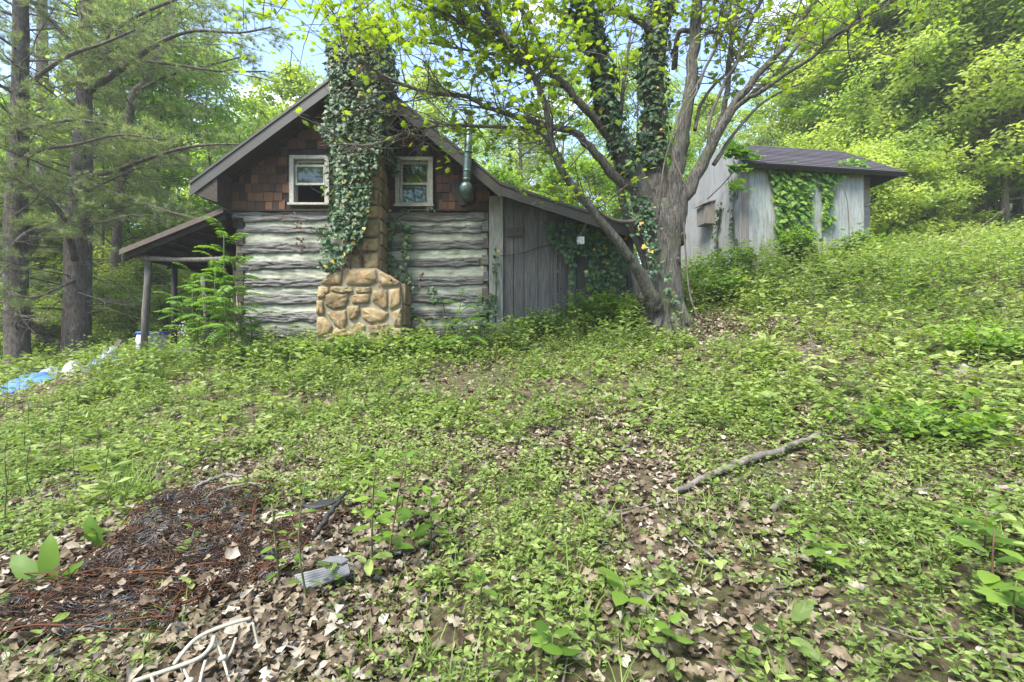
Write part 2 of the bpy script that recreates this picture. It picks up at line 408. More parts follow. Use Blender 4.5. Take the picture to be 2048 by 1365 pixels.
MT['pinebark'] = grainy('pinebark', [(.26, (0.028, 0.023, 0.021)), (.46, (0.100, 0.084, 0.074)), (.64, (0.160, 0.140, 0.124)), (.82, (0.248, 0.232, 0.208))], (4, 4, 1.5), 5, .95, 1.0, .06, vary=.1, stain=((0.232, 0.248, 0.208), 3.2, .62, .70), spec=.1)
MT['graybark'] = grainy('graybark', [(.28, (0.048, 0.040, 0.032)), (.7, (0.192, 0.168, 0.136))], (4, 4, .8), 4, .95, .7, .03, vary=.3, stain=((0.096, 0.120, 0.056), 2, .5, .75), spec=.1)
MT['deadwood'] = grainy('deadwood', [(.25, (0.048, 0.040, 0.034)), (.5, (0.120, 0.106, 0.092)), (.8, (0.216, 0.200, 0.180))], (2, 2, 2), 7, .9, .8, .012, vary=.3)
MT['char'] = plain('char', (.02, .02, .021), .7, 0, .4, .5, 25, .9)
m, n, l, b = new_mat('shedpanel'); MT['shedpanel'] = m
f1 = noise(n, l, (7, 7, .55), 4, 9, .72, rnd=True); f2 = noise(n, l, (1, 1, .6), 1.5, 5, .6); f3 = noise(n, l, (18, 18, 1.5), 5, 5, .7)
pc = ramp(n, l, f2, [(.3, (0.208, 0.256, 0.240)), (.55, (0.264, 0.308, 0.288)), (.75, (0.320, 0.340, 0.328))])
wc = ramp(n, l, f3, [(.3, (0.088, 0.080, 0.072)), (.6, (0.224, 0.212, 0.192)), (.8, (0.304, 0.288, 0.264))])
c = mix(n, l, ramp(n, l, f1, [(.41, (0, 0, 0)), (.58, (.95,) * 3)]), pc, wc)
l.new(c, b.inputs['Base Color']); b.inputs['Roughness'].default_value = .8; b.inputs['Specular IOR Level'].default_value = .2
bump(n, l, b, f3, .3, .006)
MT['sidepanel'] = grainy('sidepanel', [(.25, (0.112, 0.110, 0.104)), (.42, (0.216, 0.216, 0.212)), (.7, (0.296, 0.308, 0.312))], (8, 8, .5), 4, .85, .3, .006, vary=.12, stain=((0.160, 0.144, 0.120), 1.6, .55, .75))
MT['rawply'] = grainy('rawply', [(.25, (0.128, 0.120, 0.104)), (.5, (0.216, 0.208, 0.184)), (.75, (0.288, 0.276, 0.248))], (.8, .8, 7), 5, .85, .3, .006, vary=.1)
MT['barestrip'] = grainy('barestrip', [(.25, (0.096, 0.084, 0.072)), (.75, (0.240, 0.216, 0.188))], (8, 8, .6), 4, .85, .4, .008, vary=.1)
MT['asphalt'] = grainy('asphalt', [(.25, (0.036, 0.032, 0.038)), (.75, (0.092, 0.082, 0.096))], (3, 3, 3), 12, .9, .4, .01, vary=.22)
MT['rust'] = plain('rust', (.085, .034, .015), .85, .2, .3, .5, 30, .3)
MT['darkrust'] = plain('darkrust', (.038, .021, .015), .85, .2, .3, .5, 30, .3)
MT['greywire'] = plain('greywire', (.095, .092, .095), .5, .6, .4, .4, 25, .1)
MT['cream'] = grainy('cream', [(.28, (0.176, 0.136, 0.080)), (.4, (0.288, 0.268, 0.208)), (.7, (0.376, 0.356, 0.288))], (1, 1, 1), 9, .45, .2, .003, vary=0)
MT['brass'] = plain('brass', (.42, .38, .28), .4, .6)
MT['corr'] = plain('corr', (.16, .16, .165), .55, .3, .4, .35, 8)
MT['bluetarp'] = plain('bluetarp', (0.056, 0.152, 0.320), .42, 0, .5, .3, 5, .2)
MT['deepblue'] = plain('deepblue', (0.020, 0.080, 0.336), .45)
MT['greytarp'] = plain('greytarp', (0.208, 0.220, 0.252), .5, 0, .4, .25, 6, .2)
MT['whitebag'] = plain('whitebag', (0.368, 0.368, 0.368), .5, 0, .4, .2, 8, .2)
MT['barrel'] = grainy('barrel', [(.22, (0.240, 0.192, 0.136)), (.34, (0.336, 0.344, 0.360)), (.7, (0.416, 0.424, 0.440))], (1.2, 1.2, .8), 4, .45, .1, .004, vary=0)
MT['rubber'] = plain('rubber', (.02, .02, .02), .8)
MT['rustboard'] = plain('rustboard', (.085, .066, .055), .85)
MT['flagstone'] = plain('flagstone', (0.240, 0.216, 0.200), .9, bs=.5)

MT['maple'] = leafmat('maple', [(0, (.12, .185, .016)), (.5, (.165, .26, .024)), (1, (.26, .34, .045))], .56, (1.6, 1.55, .5), objvar=0)
MT['tree'] = leafmat('tree', [(0, (.115, .195, .034)), (.5, (.19, .305, .048)), (1, (.31, .405, .075))], .60, (1.65, 1.65, .7))
MT['treedark'] = leafmat('treedark', [(0, (.075, .145, .026)), (.5, (.125, .225, .034)), (1, (.20, .295, .05))], .58, (1.7, 1.7, .7))
MT['pale'] = leafmat('pale', [(0, (.185, .26, .06)), (.5, (.285, .37, .085)), (1, (.42, .48, .15))], .58, (1.45, 1.45, .7))
MT['ivy'] = leafmat('ivy', [(0, (0.023, 0.049, 0.023)), (.5, (0.043, 0.090, 0.035)), (.975, (0.080, 0.145, 0.049)), (.985, (0.435, 0.290, 0.043)), (1, (0.464, 0.319, 0.058))], .2, rough=.45, spec=.35, objvar=0)
MT['deadvine'] = leafmat('deadvine', [(0, (.07, .03, .02)), (1, (.17, .075, .045))], .1, objvar=0)
MT['creeper'] = leafmat('creeper', [(0, (0.054, 0.135, 0.019)), (.5, (0.108, 0.223, 0.030)), (1, (0.203, 0.317, 0.041))], .42, (1.3, 1.4, .5), objvar=0)
MT['pine'] = leafmat('pine', [(0, (.12, .165, .075)), (.5, (.20, .26, .115)), (1, (.31, .36, .17))], .45, (1.3, 1.3, .8), rough=.5, objvar=.15)
MT['cover'] = leafmat('cover', [(0, (.07, .113, .026)), (.35, (.14, .207, .05)), (.7, (.225, .303, .078)), (1, (.33, .39, .135))], .46, (1.28, 1.33, .55), objvar=0, mottle=22)
MT['weed'] = leafmat('weed', [(0, (.075, .14, .026)), (.5, (.135, .235, .04)), (1, (.23, .325, .065))], .50, (1.4, 1.5, .5), objvar=.2)
MT['grass'] = leafmat('grass', [(0, (0.075, 0.125, 0.025)), (.5, (0.138, 0.225, 0.037)), (1, (0.237, 0.312, 0.075))], .4, (1.2, 1.3, .5), objvar=0)
MT['litter'] = leafmat('litter', [(0, (.04, .028, .018)), (.3, (.105, .078, .05)), (.6, (.215, .175, .125)), (.85, (.33, .29, .23)), (1, (.43, .405, .35))], .15, (1.1, .9, .6), rough=.8, spec=.15, objvar=0, mottle=32)
MT['stem'] = plain('stem', (.085, .10, .035), .8)
MT['redstem'] = plain('redstem', (.10, .055, .035), .8)
MT['flower'] = leafmat('flower', [(0, (.6, .6, .56)), (1, (.8, .8, .78))], .3, (1, 1, 1), objvar=0)
# ---------------------------------------------------------------- ground
def spaced(a, b, fine0, fine1, step, grow=1.16):
    c = list(np.arange(fine0, fine1 + 1e-6, step)); s = step; x = c[-1]
    while x < b: s *= grow; x += s; c.append(x)
    s = step; x = fine0; lo = []
    while x > a: s *= grow; x -= s; lo.append(x)
    return np.array(lo[::-1] + c)
gx, gy = spaced(-420, 420, -12, 14, .16), spaced(-60, 700, -1, 14, .16)
XX, YY = np.meshgrid(gx, gy, indexing='ij')
ZZ = G(XX, YY)
near = np.clip(1 - np.hypot(XX, YY) / 16, 0, 1)
ZZ = ZZ + near * (vnoise(XX * 5, YY * 5, 3) - .5) * .05
tag(Geo().grid(np.stack([XX, YY, ZZ], -1)).build('ground', MT['ground'], smooth=True), kind='structure')

# ---------------------------------------------------------------- log cabin
WD = 9.0                                   # distance of the gable wall
def wx(px, D=WD): return (px - 1024) / FPX * D
def wz(py, D=WD): return EYE + (682.5 - py) / FPX * D
cabin = thing('log_cabin', 'old log cabin with pale chinking, brown shingled gable and a stone chimney', 'cabin', (wx(720), WD + 2.3, g1(wx(720), WD)))

# logs and chinking: rows as (left top, left bottom, right top, right bottom) photo y
rows = [(421, 443, 421, 443), (452, 466, 449, 466), (487, 508, 480, 498), (524, 541, 515, 533), (558, 576, 553, 571), (588, 610, 588, 606), (627, 648, 619, 636), (662, 679, 650, 668), (690, 712, 684, 712)]
wall = Geo().box((wx(466), WD + .10, .7), (wx(976), WD + .26, wz(421))).build('wall', MT['mortar'], cabin)
def log_mesh(x0, x1, zt0, zb0, zt1, zb1, seed, proud, wob, nx=200, nz=15, pw=.6):
    u = np.linspace(0, 1, nx)[:, None]; v = np.linspace(0, 1, nz)[None]
    X = x0 + (x1 - x0) * u + 0 * v
    wob_t = (vnoise(X * 4.5 + seed * 7, X * 0 + seed, 5) - .5) * wob; wob_b = (vnoise(X * 4.5 + seed * 7 + 50, X * 0 + seed + 9, 5) - .5) * wob
    zt = zt0 + (zt1 - zt0) * u + wob_t; zb = zb0 + (zb1 - zb0) * u + wob_b
    Z = zt + (zb - zt) * v
    prof = np.clip(np.sin(np.clip(v, 0.0, 1) * math.pi) * 3.2, 0, 1) ** pw
    Y = WD + .10 - proud * prof - ((vnoise(X * 4 + seed * 11, Z * 26 + seed, 4) - .5) * .055 - np.clip(.06 - np.abs(vnoise(X * 1.6 + seed * 5, Z * 14 + seed, 3) - .5), 0, 1) * .5 * (proud > .06)) * (prof > 0.05)
    return np.stack([X, Y, Z], -1)
for i, (a, b_, c_, d_) in enumerate(rows):
    x1 = wx([968, 962, 966, 958, 966, 964, 966, 960, 975][i]); x0 = wx([462, 474, 480, 479, 484, 487, 486, 486, 482][i])
    Geo().grid(log_mesh(x0, x1, wz(a), wz(b_), wz(c_), wz(d_), i + 1, .085, .10)).build('log', MT['log'], wall, smooth=True)
    if i < 8:
        n_ = rows[i + 1]
        Geo().grid(log_mesh(wx(480), wx(974), wz(b_ - 3), wz(n_[0] + 3), wz(d_ - 3), wz(n_[2] + 3), i + 41, .035, .03, 120, 9, .15)).build('chinking', MT['chink'], wall, smooth=True)
# log ends along the left corner and brick-like filler along the right corner
for i, y in enumerate([436, 470, 506, 542, 560, 585, 620, 655, 690]):
    g = Geo().box((wx(466 + (i % 3) * 4), WD + .0, wz(y + 20)), (wx(486), WD + .14, wz(y)))
    g.build('log_end', MT['darkwood'], wall)
for i in range(8):
    y = 445 + i * 33
    Geo().box((wx(964 + (i % 2) * 3), WD - .05, wz(y + 19)), (wx(977), WD + .1, wz(y))).build('log_end', MT['rustboard'] if i % 3 == 1 else MT['log'], wall)

# gable roof lines (photo pixels at the wall)
PK = (724, 154)
def zl(px): return 382 - .741 * (px - 416)
def zr(px): return 199 + .833 * (px - 778)
def gable_top(px): return max(zl(px), zr(px)) + 12
# gable backing with two window openings
W1, W2 = (580, 312, 659, 408), (791, 315, 866, 411)
gable = Geo()
def col(a, b, lo=None):
    lo = 420 if lo is None else lo
    cuts = [a] + ([PK[0]] if a < PK[0] < b else []) + [b]
    poly = [(wx(a), WD + .05, wz(lo)), (wx(b), WD + .05, wz(lo))] + [(wx(c), WD + .05, wz(gable_top(c))) for c in cuts[::-1]]
    gable.prism(poly, (0, .12, 0))
for a, b_ in ((462, W1[0]), (W1[2], W2[0]), (W2[2], 978)): col(a, b_)
for w in (W1, W2):
    col(w[0], w[2], w[1])
    gable.box((wx(w[0]), WD + .05, wz(420)), (wx(w[2]), WD + .17, wz(w[3])))
gable = gable.build('gable', MT['darkwood'], cabin)
# cedar shakes, each its own piece
SHW = .165
sh_meshes = []
for k in range(6):
    r = random.Random(k); h = .205
    a, b2 = r.uniform(-.012, .012), r.uniform(-.012, .012)
    v = [(-.5, -.022, a), (.5, -.022, b2), (.5, 0, b2), (-.5, 0, a), (-.5, -.006, h), (.5, -.006, h), (.5, .004, h), (-.5, .004, h)]
    g = Geo().hexa(v)
    me = g.mesh('shingle'); me.materials.append(MT['shake']); sh_meshes.append(me)
row_y = [419 - 17.6 * i for i in range(13)]
for r_, y in enumerate(row_y):
    x = 459 + RND.uniform(-6, 4)
    while x < 980:
        w = RND.uniform(13, 22) if RND.random() < .8 else RND.uniform(9, 13)
        xc = x + w / 2; ztop = y - 15
        hid = 690 < xc < 752 and y < 415
        inwin = any(q[0] - 3 < xc + w * .3 and xc - w * .3 < q[2] + 3 and q[1] - 4 < y - 3 and ztop < q[3] - 2 for q in (W1, W2))
        if gable_top(xc) + 6 < ztop + 8 and not hid and not inwin:
            o = link('shingle', sh_meshes[RND.randrange(6)], None, gable)
            o.location = (wx(xc), WD + .047 - RND.uniform(0, .006), wz(y) + RND.uniform(-.008, .008))
            o.scale = (wx(x + w) - wx(x) - .006, 1, 1)
        x += w
# trim strip under the shakes
Geo().box((wx(459), WD - .035, wz(423)), (wx(978), WD + .045, wz(419.5))).build('trim_board', MT['darkwood'], gable)

# windows
def window(w, raised):
    x0, x1, z0, z1 = wx(w[0]), wx(w[2]), wz(w[3]), wz(w[1])
    root = Geo(); t = .085
    root.box((x0, WD - .035, z0), (x0 + t, WD + .16, z1)).box((x1 - t, WD - .035, z0), (x1, WD + .16, z1)).box((x0 + t, WD - .033, z1 - t * .8), (x1 - t, WD + .16, z1))
    win = root.build('window', MT['paint'], cabin)
    Geo().box((x0 - .02, WD - .07, z0 - .035), (x1 + .02, WD + .16, z0 + .008)).build('sill', MT['paint'], win)
    zm = z0 + (z1 - z0) * (.46 if not raised else .40)
    s_ = .042
    def sash(za, zb, y, nm):
        a, b_ = x0 + t + .004, x1 - t - .004
        g = Geo().box((a, y, za), (a + s_, y + .035, zb)).box((b_ - s_, y, za), (b_, y + .035, zb)).box((a + s_, y + .002, za), (b_ - s_, y + .033, za + s_)).box((a + s_, y + .002, zb - s_), (b_ - s_, y + .033, zb))
        g.build(nm, MT['paint'], win)
        v = [(a + s_, y + .02, za + s_), (b_ - s_, y + .02, za + s_), (b_ - s_, y + .02, zb - s_), (a + s_, y + .02, zb - s_)]
        Geo().prism(v, (0, .004, 0)).build('pane', MT['glass'], win)
    if raised:
        sash(zm + .10, z1 - t * .8, .07 + WD, 'sash'); sash(zm, z1 - t * .8 - .1, .02 + WD, 'sash')
    else:
        sash(zm - .02, z1 - t * .8, .07 + WD, 'sash'); sash(z0 + .02, zm + .02, .02 + WD, 'sash')
    return win
window(W1, True); window(W2, False)

# rest of the house: sides, back and attic floor (dark inside)
shell = Geo()
shell.box((wx(466), WD + .27, .7), (wx(466) + .15, WD + 5.0, wz(421)))
shell.box((wx(960), WD + .27, 1.0), (wx(960) + .15, WD + 5.0, wz(421)))
shell.box((wx(466), WD + 5.0, .7), (wx(976), WD + 5.15, wz(421)))
shell.prism([(wx(466), WD + 5.02, wz(421)), (wx(976), WD + 5.02, wz(421)), (wx(PK[0]), WD + 5.02, wz(PK[1] + 14))], (0, .12, 0))
shell.box((wx(468), WD + .2, wz(424)), (wx(974), WD + 4.98, wz(420)))
shell.build('side_wall', MT['interior'], cabin)

# roof planes with brown metal rake trim
OV = .42
def slope(pa, pb, thick_px, y0, y1, name, mat, drop=0):
    (xa, ya), (xb, yb) = pa, pb
    v = [(wx(xa), y0, wz(ya + drop)), (wx(xb), y0, wz(yb + drop)), (wx(xb), y0, wz(yb + drop + thick_px)), (wx(xa), y0, wz(ya + drop + thick_px))]
    return Geo().prism(v, (0, y1 - y0, 0)).build(name, mat, cabin)
kR = (1003, 386)
Yf = WD - OV
roof = slope((412, zl(412)), PK, 8, Yf, WD + 5.4, 'roof', MT['fascia'])
slope(PK, (kR[0], zr(kR[0])), 8, Yf, WD + 5.4, 'roof', MT['fascia'])
slope(kR, (1274, 474), 8, Yf, WD + 4.6, 'roof', MT['fascia'])
def rake(pa, pb, name='rake_trim', depth=(3, 29), y0=Yf - .03, th=.027):
    (xa, ya), (xb, yb) = pa, pb
    v = [(wx(xa), y0, wz(ya + depth[0])), (wx(xb), y0, wz(yb + depth[0])), (wx(xb), y0, wz(yb + depth[1])), (wx(xa), y0, wz(ya + depth[1]))]
    o = Geo().prism(v, (0, th, 0)).build(name, MT['fascia'], cabin)
    return o
rake((412, zl(412)), PK, depth=(-2, 22)); rake(PK, (kR[0], zr(kR[0])), depth=(-2, 24)); rake((kR[0] + .5, kR[1]), (1274, 474), depth=(-2, 20))
rake((412, zl(412)), PK, 'drip_edge', (-5, 0), Yf - .05, .05); rake(PK, (kR[0], zr(kR[0])), 'drip_edge', (-5, 0), Yf - .05, .05); rake((kR[0] + .5, kR[1]), (1274, 474), 'drip_edge', (-5, 0), Yf - .05, .05)
# soffit boxed eave on the left
e = [(wx(414), Yf, wz(zl(414) + 9)), (wx(462), Yf, wz(zl(462) + 9)), (wx(462), Yf, wz(zl(414) + 34)), (wx(420), Yf, wz(zl(414) + 20))]
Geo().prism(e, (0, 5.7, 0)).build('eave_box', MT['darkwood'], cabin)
# frieze behind the rakes, tight under the roof
def frieze(pa, pb):
    (xa, ya), (xb, yb) = pa, pb
    v = [(wx(xa), WD - .02, wz(ya + 8)), (wx(xb), WD - .02, wz(yb + 8)), (wx(xb), WD - .02, wz(yb + 16)), (wx(xa), WD - .02, wz(ya + 16))]
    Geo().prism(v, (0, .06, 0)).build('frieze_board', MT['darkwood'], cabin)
frieze((466, zl(466)), (690, zl(690))); frieze((750, zr(750)), (978, zr(978)))

# ---- lean-to with upright grey boards
def lean_top(px): return kR[1] + (474 - kR[1]) / (1274 - kR[0]) * (px - kR[0]) + 7
lean = Geo().prism([(wx(1003), WD + .06, 1.0), (wx(1268), WD + .06, 1.4), (wx(1268), WD + .06, wz(lean_top(1268))), (wx(1003), WD + .06, wz(lean_top(1003)))], (0, .08, 0))
lean.box((wx(1268) - .1, WD + .15, 1.4), (wx(1268), WD + 4.3, wz(lean_top(1268))))
lean = lean.build('lean_to', MT['darkwood'], cabin)
bx = [1006, 1027, 1048, 1076, 1100, 1115, 1134, 1153, 1176, 1196, 1221, 1241, 1255, 1268]
for i, (a, b_) in enumerate(zip(bx[:-1], bx[1:])):
    y = WD + RND.uniform(-.012, .012); dz = RND.uniform(-.03, .06)
    k = 6; xs = np.linspace(wx(a) + .006, wx(b_) - .006, 2); zb = 1.15 + dz
    v = [(xs[0], y, zb), (xs[1], y, zb + RND.uniform(-.02, .02)), (xs[1], y, wz(lean_top(b_))), (xs[0], y, wz(lean_top(a)))]
    Geo().prism(v, (0, .03, 0)).build('board', MT['board'], lean)
Geo().box((wx(978.5), WD - .06, 1.1), (wx(1006), WD + .06, wz(394))).build('corner_post', MT['cornerboard'], cabin)
Geo().box((wx(1011), WD - .035, wz(474)), (wx(1044), WD - .014, wz(457))).build('vent_cover', MT['darkwood'], lean)
Geo().box((wx(1100), WD - .022, wz(640)), (wx(1106), WD - .013, wz(440))).build('batten', MT['board'], lean)

# ---- porch
pr = Geo()
A_, B_ = (466, 425), (265, 507)
def pslab(t0, t1, y0, y1, name, mat):
    v = [(wx(A_[0]), y0, wz(A_[1] + t0)), (wx(B_[0]), y0, wz(B_[1] + t0)), (wx(B_[0]), y0, wz(B_[1] + t1)), (wx(A_[0]), y0, wz(A_[1] + t1))]
    return Geo().prism(v, (0, y1 - y0, 0)).build(name, mat, cabin)
porch = pslab(0, 5, WD - .28, WD + 4.6, 'porch_roof', MT['fascia'])
pslab(-1, 9, WD - .31, WD - .283, 'porch_fascia', MT['rustboard'])
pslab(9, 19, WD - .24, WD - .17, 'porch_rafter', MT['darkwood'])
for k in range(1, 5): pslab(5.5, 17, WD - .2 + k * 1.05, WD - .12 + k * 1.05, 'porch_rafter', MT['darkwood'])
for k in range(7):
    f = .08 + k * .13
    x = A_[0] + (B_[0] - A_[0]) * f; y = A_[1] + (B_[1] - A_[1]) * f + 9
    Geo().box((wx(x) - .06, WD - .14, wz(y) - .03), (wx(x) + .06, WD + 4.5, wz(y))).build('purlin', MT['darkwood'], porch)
beam = [P(272, 513, WD - .05), P(300, 517, WD - .04), P(350, 520, WD - .03), P(400, 520, WD - .03), P(440, 519, WD - .03), P(472, 519, WD - .03)]
Geo().tube(beam, [.05, .05, .045, .045, .05, .05], 8, rough=.15).build('porch_beam', MT['polewood'], cabin, smooth=True)
Geo().box((wx(272), WD + .1, wz(519)), (wx(272) + .1, WD + 4.5, wz(510))).build('porch_beam', MT['darkwood'], cabin)
for nm, pts, r, mt in (('porch_post', [(297, 518, 9.0), (295, 570, 9.0), (290, 630, 9.0), (288, 712, 9.0)], .06, 'polewood'),
                       ('porch_post', [(349, 520, 9.75), (349, 600, 9.75), (347, 725, 9.75)], .055, 'tarpost'),
                       ('porch_post', [(404, 530, 11.2), (410, 600, 11.2), (418, 712, 11.2)], .06, 'polewood')):
    Geo().tube([P(*q) for q in pts], r, 8, rough=.12).build(nm, MT[mt], cabin, smooth=True)
Geo().box((wx(300), WD - .1, .8), (wx(470), WD + 4.4, wz(706))).build('porch_floor', MT['flagstone'], cabin)

# ---- stone chimney
chim = Geo()
CF, SF = 8.30, 8.42        # front of the base, front of the shaft
def cx(px, D=CF): return (px - 1024) / FPX * D
def cz(py, D=CF): return EYE + (682.5 - py) / FPX * D
base_poly = [(632, 735), (632, 606), (637, 575), (657, 552), (690, 536), (752, 536), (797, 563), (803, 600), (803, 735)]
chim.prism([(cx(a), CF + .025, cz(b_)) for a, b_ in base_poly], (0, WD + .1 - CF, 0))
chim.prism([(cx(688, SF), SF + .05, cz(545, SF)), (cx(757, SF), SF + .05, cz(545, SF)), (cx(757, SF), SF + .05, cz(78, SF)), (cx(680, SF), SF + .05, cz(78, SF))], (0, WD + .15 - SF, 0))
chimney = chim.build('chimney', MT['mortar'], cabin)
def stone(poly, D, depth=.10, back=.10, seed=0):
    p = np.array([(cx(a, D), cz(b_, D)) for a, b_ in poly]); c = p.mean(0)
    q = []
    for i in range(len(p)):
        a, b_, c2 = p[i - 1], p[i], p[(i + 1) % len(p)]
        q += [b_ * .80 + a * .20, b_ * .95 + (a + c2) * .025, b_ * .80 + c2 * .20]
    q = np.array(q); q = c + (q - c) * .985; k = len(q)
    r = np.random.default_rng(seed)
    rings = []
    for s_, yo in ((1.0, back), (1.0, .045), (.95, -.005), (.78, -depth * .42), (.40, -depth * .45)):
        jit = (r.random((k, 1)) - .5) * (.035 if s_ < 1 else 0)
        rr = c + (q - c) * s_ + (r.random((k, 2)) - .5) * (.02 if s_ < 1 else 0)
        rings.append(np.c_[rr[:, 0], np.full(k, D + yo) + jit[:, 0], rr[:, 1]])
    V = np.concatenate(rings + [np.array([[c[0], D - depth * .45, c[1]]])])
    F = [(i * k + j, i * k + (j + 1) % k, (i + 1) * k + (j + 1) % k, (i + 1) * k + j) for i in range(4) for j in range(k)]
    Geo().add(V, [F, [(4 * k + j, 4 * k + (j + 1) % k, 5 * k) for j in range(k)]]).build('stone', MT['stone'], chimney, smooth=True)
SC = .3223
ST = [[(245, 895), (300, 835), (390, 800), (385, 895), (330, 905)], [(397, 803), (600, 800), (607, 870), (562, 905), (402, 903)], [(612, 815), (680, 840), (740, 885), (737, 908), (622, 912)],
      [(308, 910), (450, 912), (455, 945), (400, 955), (312, 937)], [(465, 914), (568, 914), (565, 946), (468, 952)], [(236, 908), (298, 910), (303, 950), (265, 985), (232, 985)],
      [(275, 962), (318, 945), (420, 952), (428, 1000), (400, 1045), (330, 1055), (280, 1030)], [(435, 968), (470, 958), (555, 952), (558, 1015), (445, 1020)],
      [(570, 932), (665, 925), (668, 1045), (640, 1050), (568, 1005)], [(674, 924), (742, 915), (750, 1020), (690, 1055), (676, 1040)], [(226, 995), (268, 995), (274, 1085), (226, 1087)],
      [(285, 1066), (410, 1050), (420, 1120), (390, 1182), (335, 1150)], [(415, 1030), (490, 1027), (500, 1062), (470, 1115), (424, 1116)], [(503, 1050), (560, 1035), (682, 1075), (640, 1130), (560, 1142), (505, 1105)],
      [(692, 1066), (753, 1040), (757, 1100), (755, 1160), (702, 1152)], [(227, 1097), (277, 1096), (326, 1160), (300, 1210), (228, 1232)], [(342, 1166), (400, 1190), (480, 1130), (532, 1148), (520, 1205), (352, 1232), (310, 1212)],
      [(542, 1152), (672, 1134), (692, 1200), (552, 1212)], [(698, 1160), (755, 1168), (755, 1250), (694, 1250)], [(228, 1242), (330, 1218), (336, 1330), (228, 1335)], [(346, 1240), (500, 1216), (502, 1330), (346, 1330)],
      [(512, 1218), (680, 1212), (682, 1330), (512, 1330)], [(692, 1260), (755, 1256), (755, 1335), (692, 1335)]]
for i, s_ in enumerate(ST): stone([(560 + a * SC, 280 + b_ * SC) for a, b_ in s_], CF, .07, .2, i)
y = 540; i = 0
while y > 84:
    h = RND.uniform(24, 40); cut = RND.uniform(702, 738)
    for a, b_ in ((682, cut), (cut, 758)):
        stone([(a + 1, y), (b_ - 1, y + RND.uniform(-3, 3)), (b_ - 1, y - h + 2), (a + 1, y - h + 2 + RND.uniform(-3, 3))], SF, .10, .5, 60 + i); i += 1
    y -= h
y = 540
while y > 90:
    h = RND.uniform(22, 36); xs = cx(757, SF); z0, z1 = cz(y, SF), cz(y - h + 3, SF); dm = RND.uniform(.25, .42)
    for ya, yb in ((SF + .07, SF + dm - .01), (SF + dm + .01, WD - .02)):
        e_ = RND.uniform(.02, .05)
        Geo().hexa([(xs - .05, ya, z0), (xs + e_, ya + .01, z0 + .01), (xs + e_, yb - .01, z0 + .01), (xs - .05, yb, z0), (xs - .05, ya, z1), (xs + e_, ya + .015, z1 - .01), (xs + e_, yb - .015, z1 - .01), (xs - .05, yb, z1)]).build('stone', MT['stone'], chimney)
    y -= h
# side stones of the base that face the camera
for k in range(4):
    z0 = cz(735 - k * 43); z1 = cz(735 - (k + 1) * 43 + 3)
    xs = cx(803)
    Geo().hexa([(xs - .05, CF + .12, z0), (xs + .035, CF + .14, z0), (xs + .035, WD - .03, z0), (xs - .05, WD - .03, z0), (xs - .05, CF + .12, z1), (xs + .03, CF + .16, z1), (xs + .03, WD - .03, z1), (xs - .05, WD - .03, z1)]).build('stone', MT['stone'], chimney)

# ---- stove pipe
PD = 8.42
pipe = Geo()
pipe.tube([P(933, 372, PD), P(934, 345, PD), P(936, 300, PD), P(939, 236, PD)], .073, 14)
stove = pipe.build('stove_pipe', MT['galv'], cabin, smooth=True)
for py in (360, 343, 305, 262):
    c = P(933 + (372 - py) * .045, py, PD); d_ = unit(P(939, 236, PD) - P(933, 372, PD)) * .02
    Geo().tube([c - d_, c + d_], .080, 14).build('pipe_joint', MT['galv'], stove, smooth=True)
g = Geo(); c = P(932, 377, PD)
th, ph = np.meshgrid(np.linspace(0, 2 * np.pi, 18), np.linspace(0, np.pi, 9), indexing='ij')
g.grid(np.stack([c[0] + .125 * np.sin(ph) * np.cos(th), c[1] + .11 * np.sin(ph) * np.sin(th), c[2] + .125 * np.cos(ph)], -1))
g.tube([c, c + np.array([0, .35, 0]), c + np.array([0, .62, 0])], .12, 16)
g.build('elbow', MT['galv'], stove, smooth=True)
q = [(905, 365), (918, 358), (940, 361), (950, 378), (946, 396), (938, 410), (921, 412), (911, 395), (903, 384)]
Geo().prism([(wx(a), WD - .015, wz(b_)) for a, b_ in q], (0, .03, 0)).build('flashing', MT['tar'], stove)
Geo().tube([P(935, 305, PD), P(899, 307, WD - .3)], .006, 5).build('brace', MT['darkrust'], stove)
for t in (0, 1):
    Geo().tube([P(938 - 3 + 7 * t, 236, PD), P(937 + 3 * t, 226, PD)], .006, 5).build('cap_strut', MT['darkrust'], stove)
cpt = P(939, 226, PD)
Geo().tube([cpt, cpt + np.array([0, 0, .02]), cpt + np.array([0, 0, .06])], [.11, .10, .02], 14).build('cap', MT['galv'], stove, smooth=True)

# meter box and wire on the lean-to
mb = thing('switch_box', 'small white square box on the grey boards of the lean-to', 'box', (wx(1158), WD - .05, wz(492)))
Geo().box((wx(1152), WD - .23, wz(493)), (wx(1165), WD - .014, wz(479))).build('case', MT['white'], mb)
Geo().tube([P(1158, 486, WD - .232), P(1158, 486, WD - .25)], .012, 10).build('button', MT['greywire'], mb)
tag(Geo().tube([P(1000, 512, WD - .07), P(1020, 511, WD - .03), P(1050, 505, WD - .03), P(1080, 494, WD - .03), P(1110, 490, WD - .03), P(1130, 487, WD - .03), P(1153, 486, WD - .03)], .007, 5).build('cable', MT['rubber']),
    'thin dark cable sagging across the grey lean-to boards', 'cable')

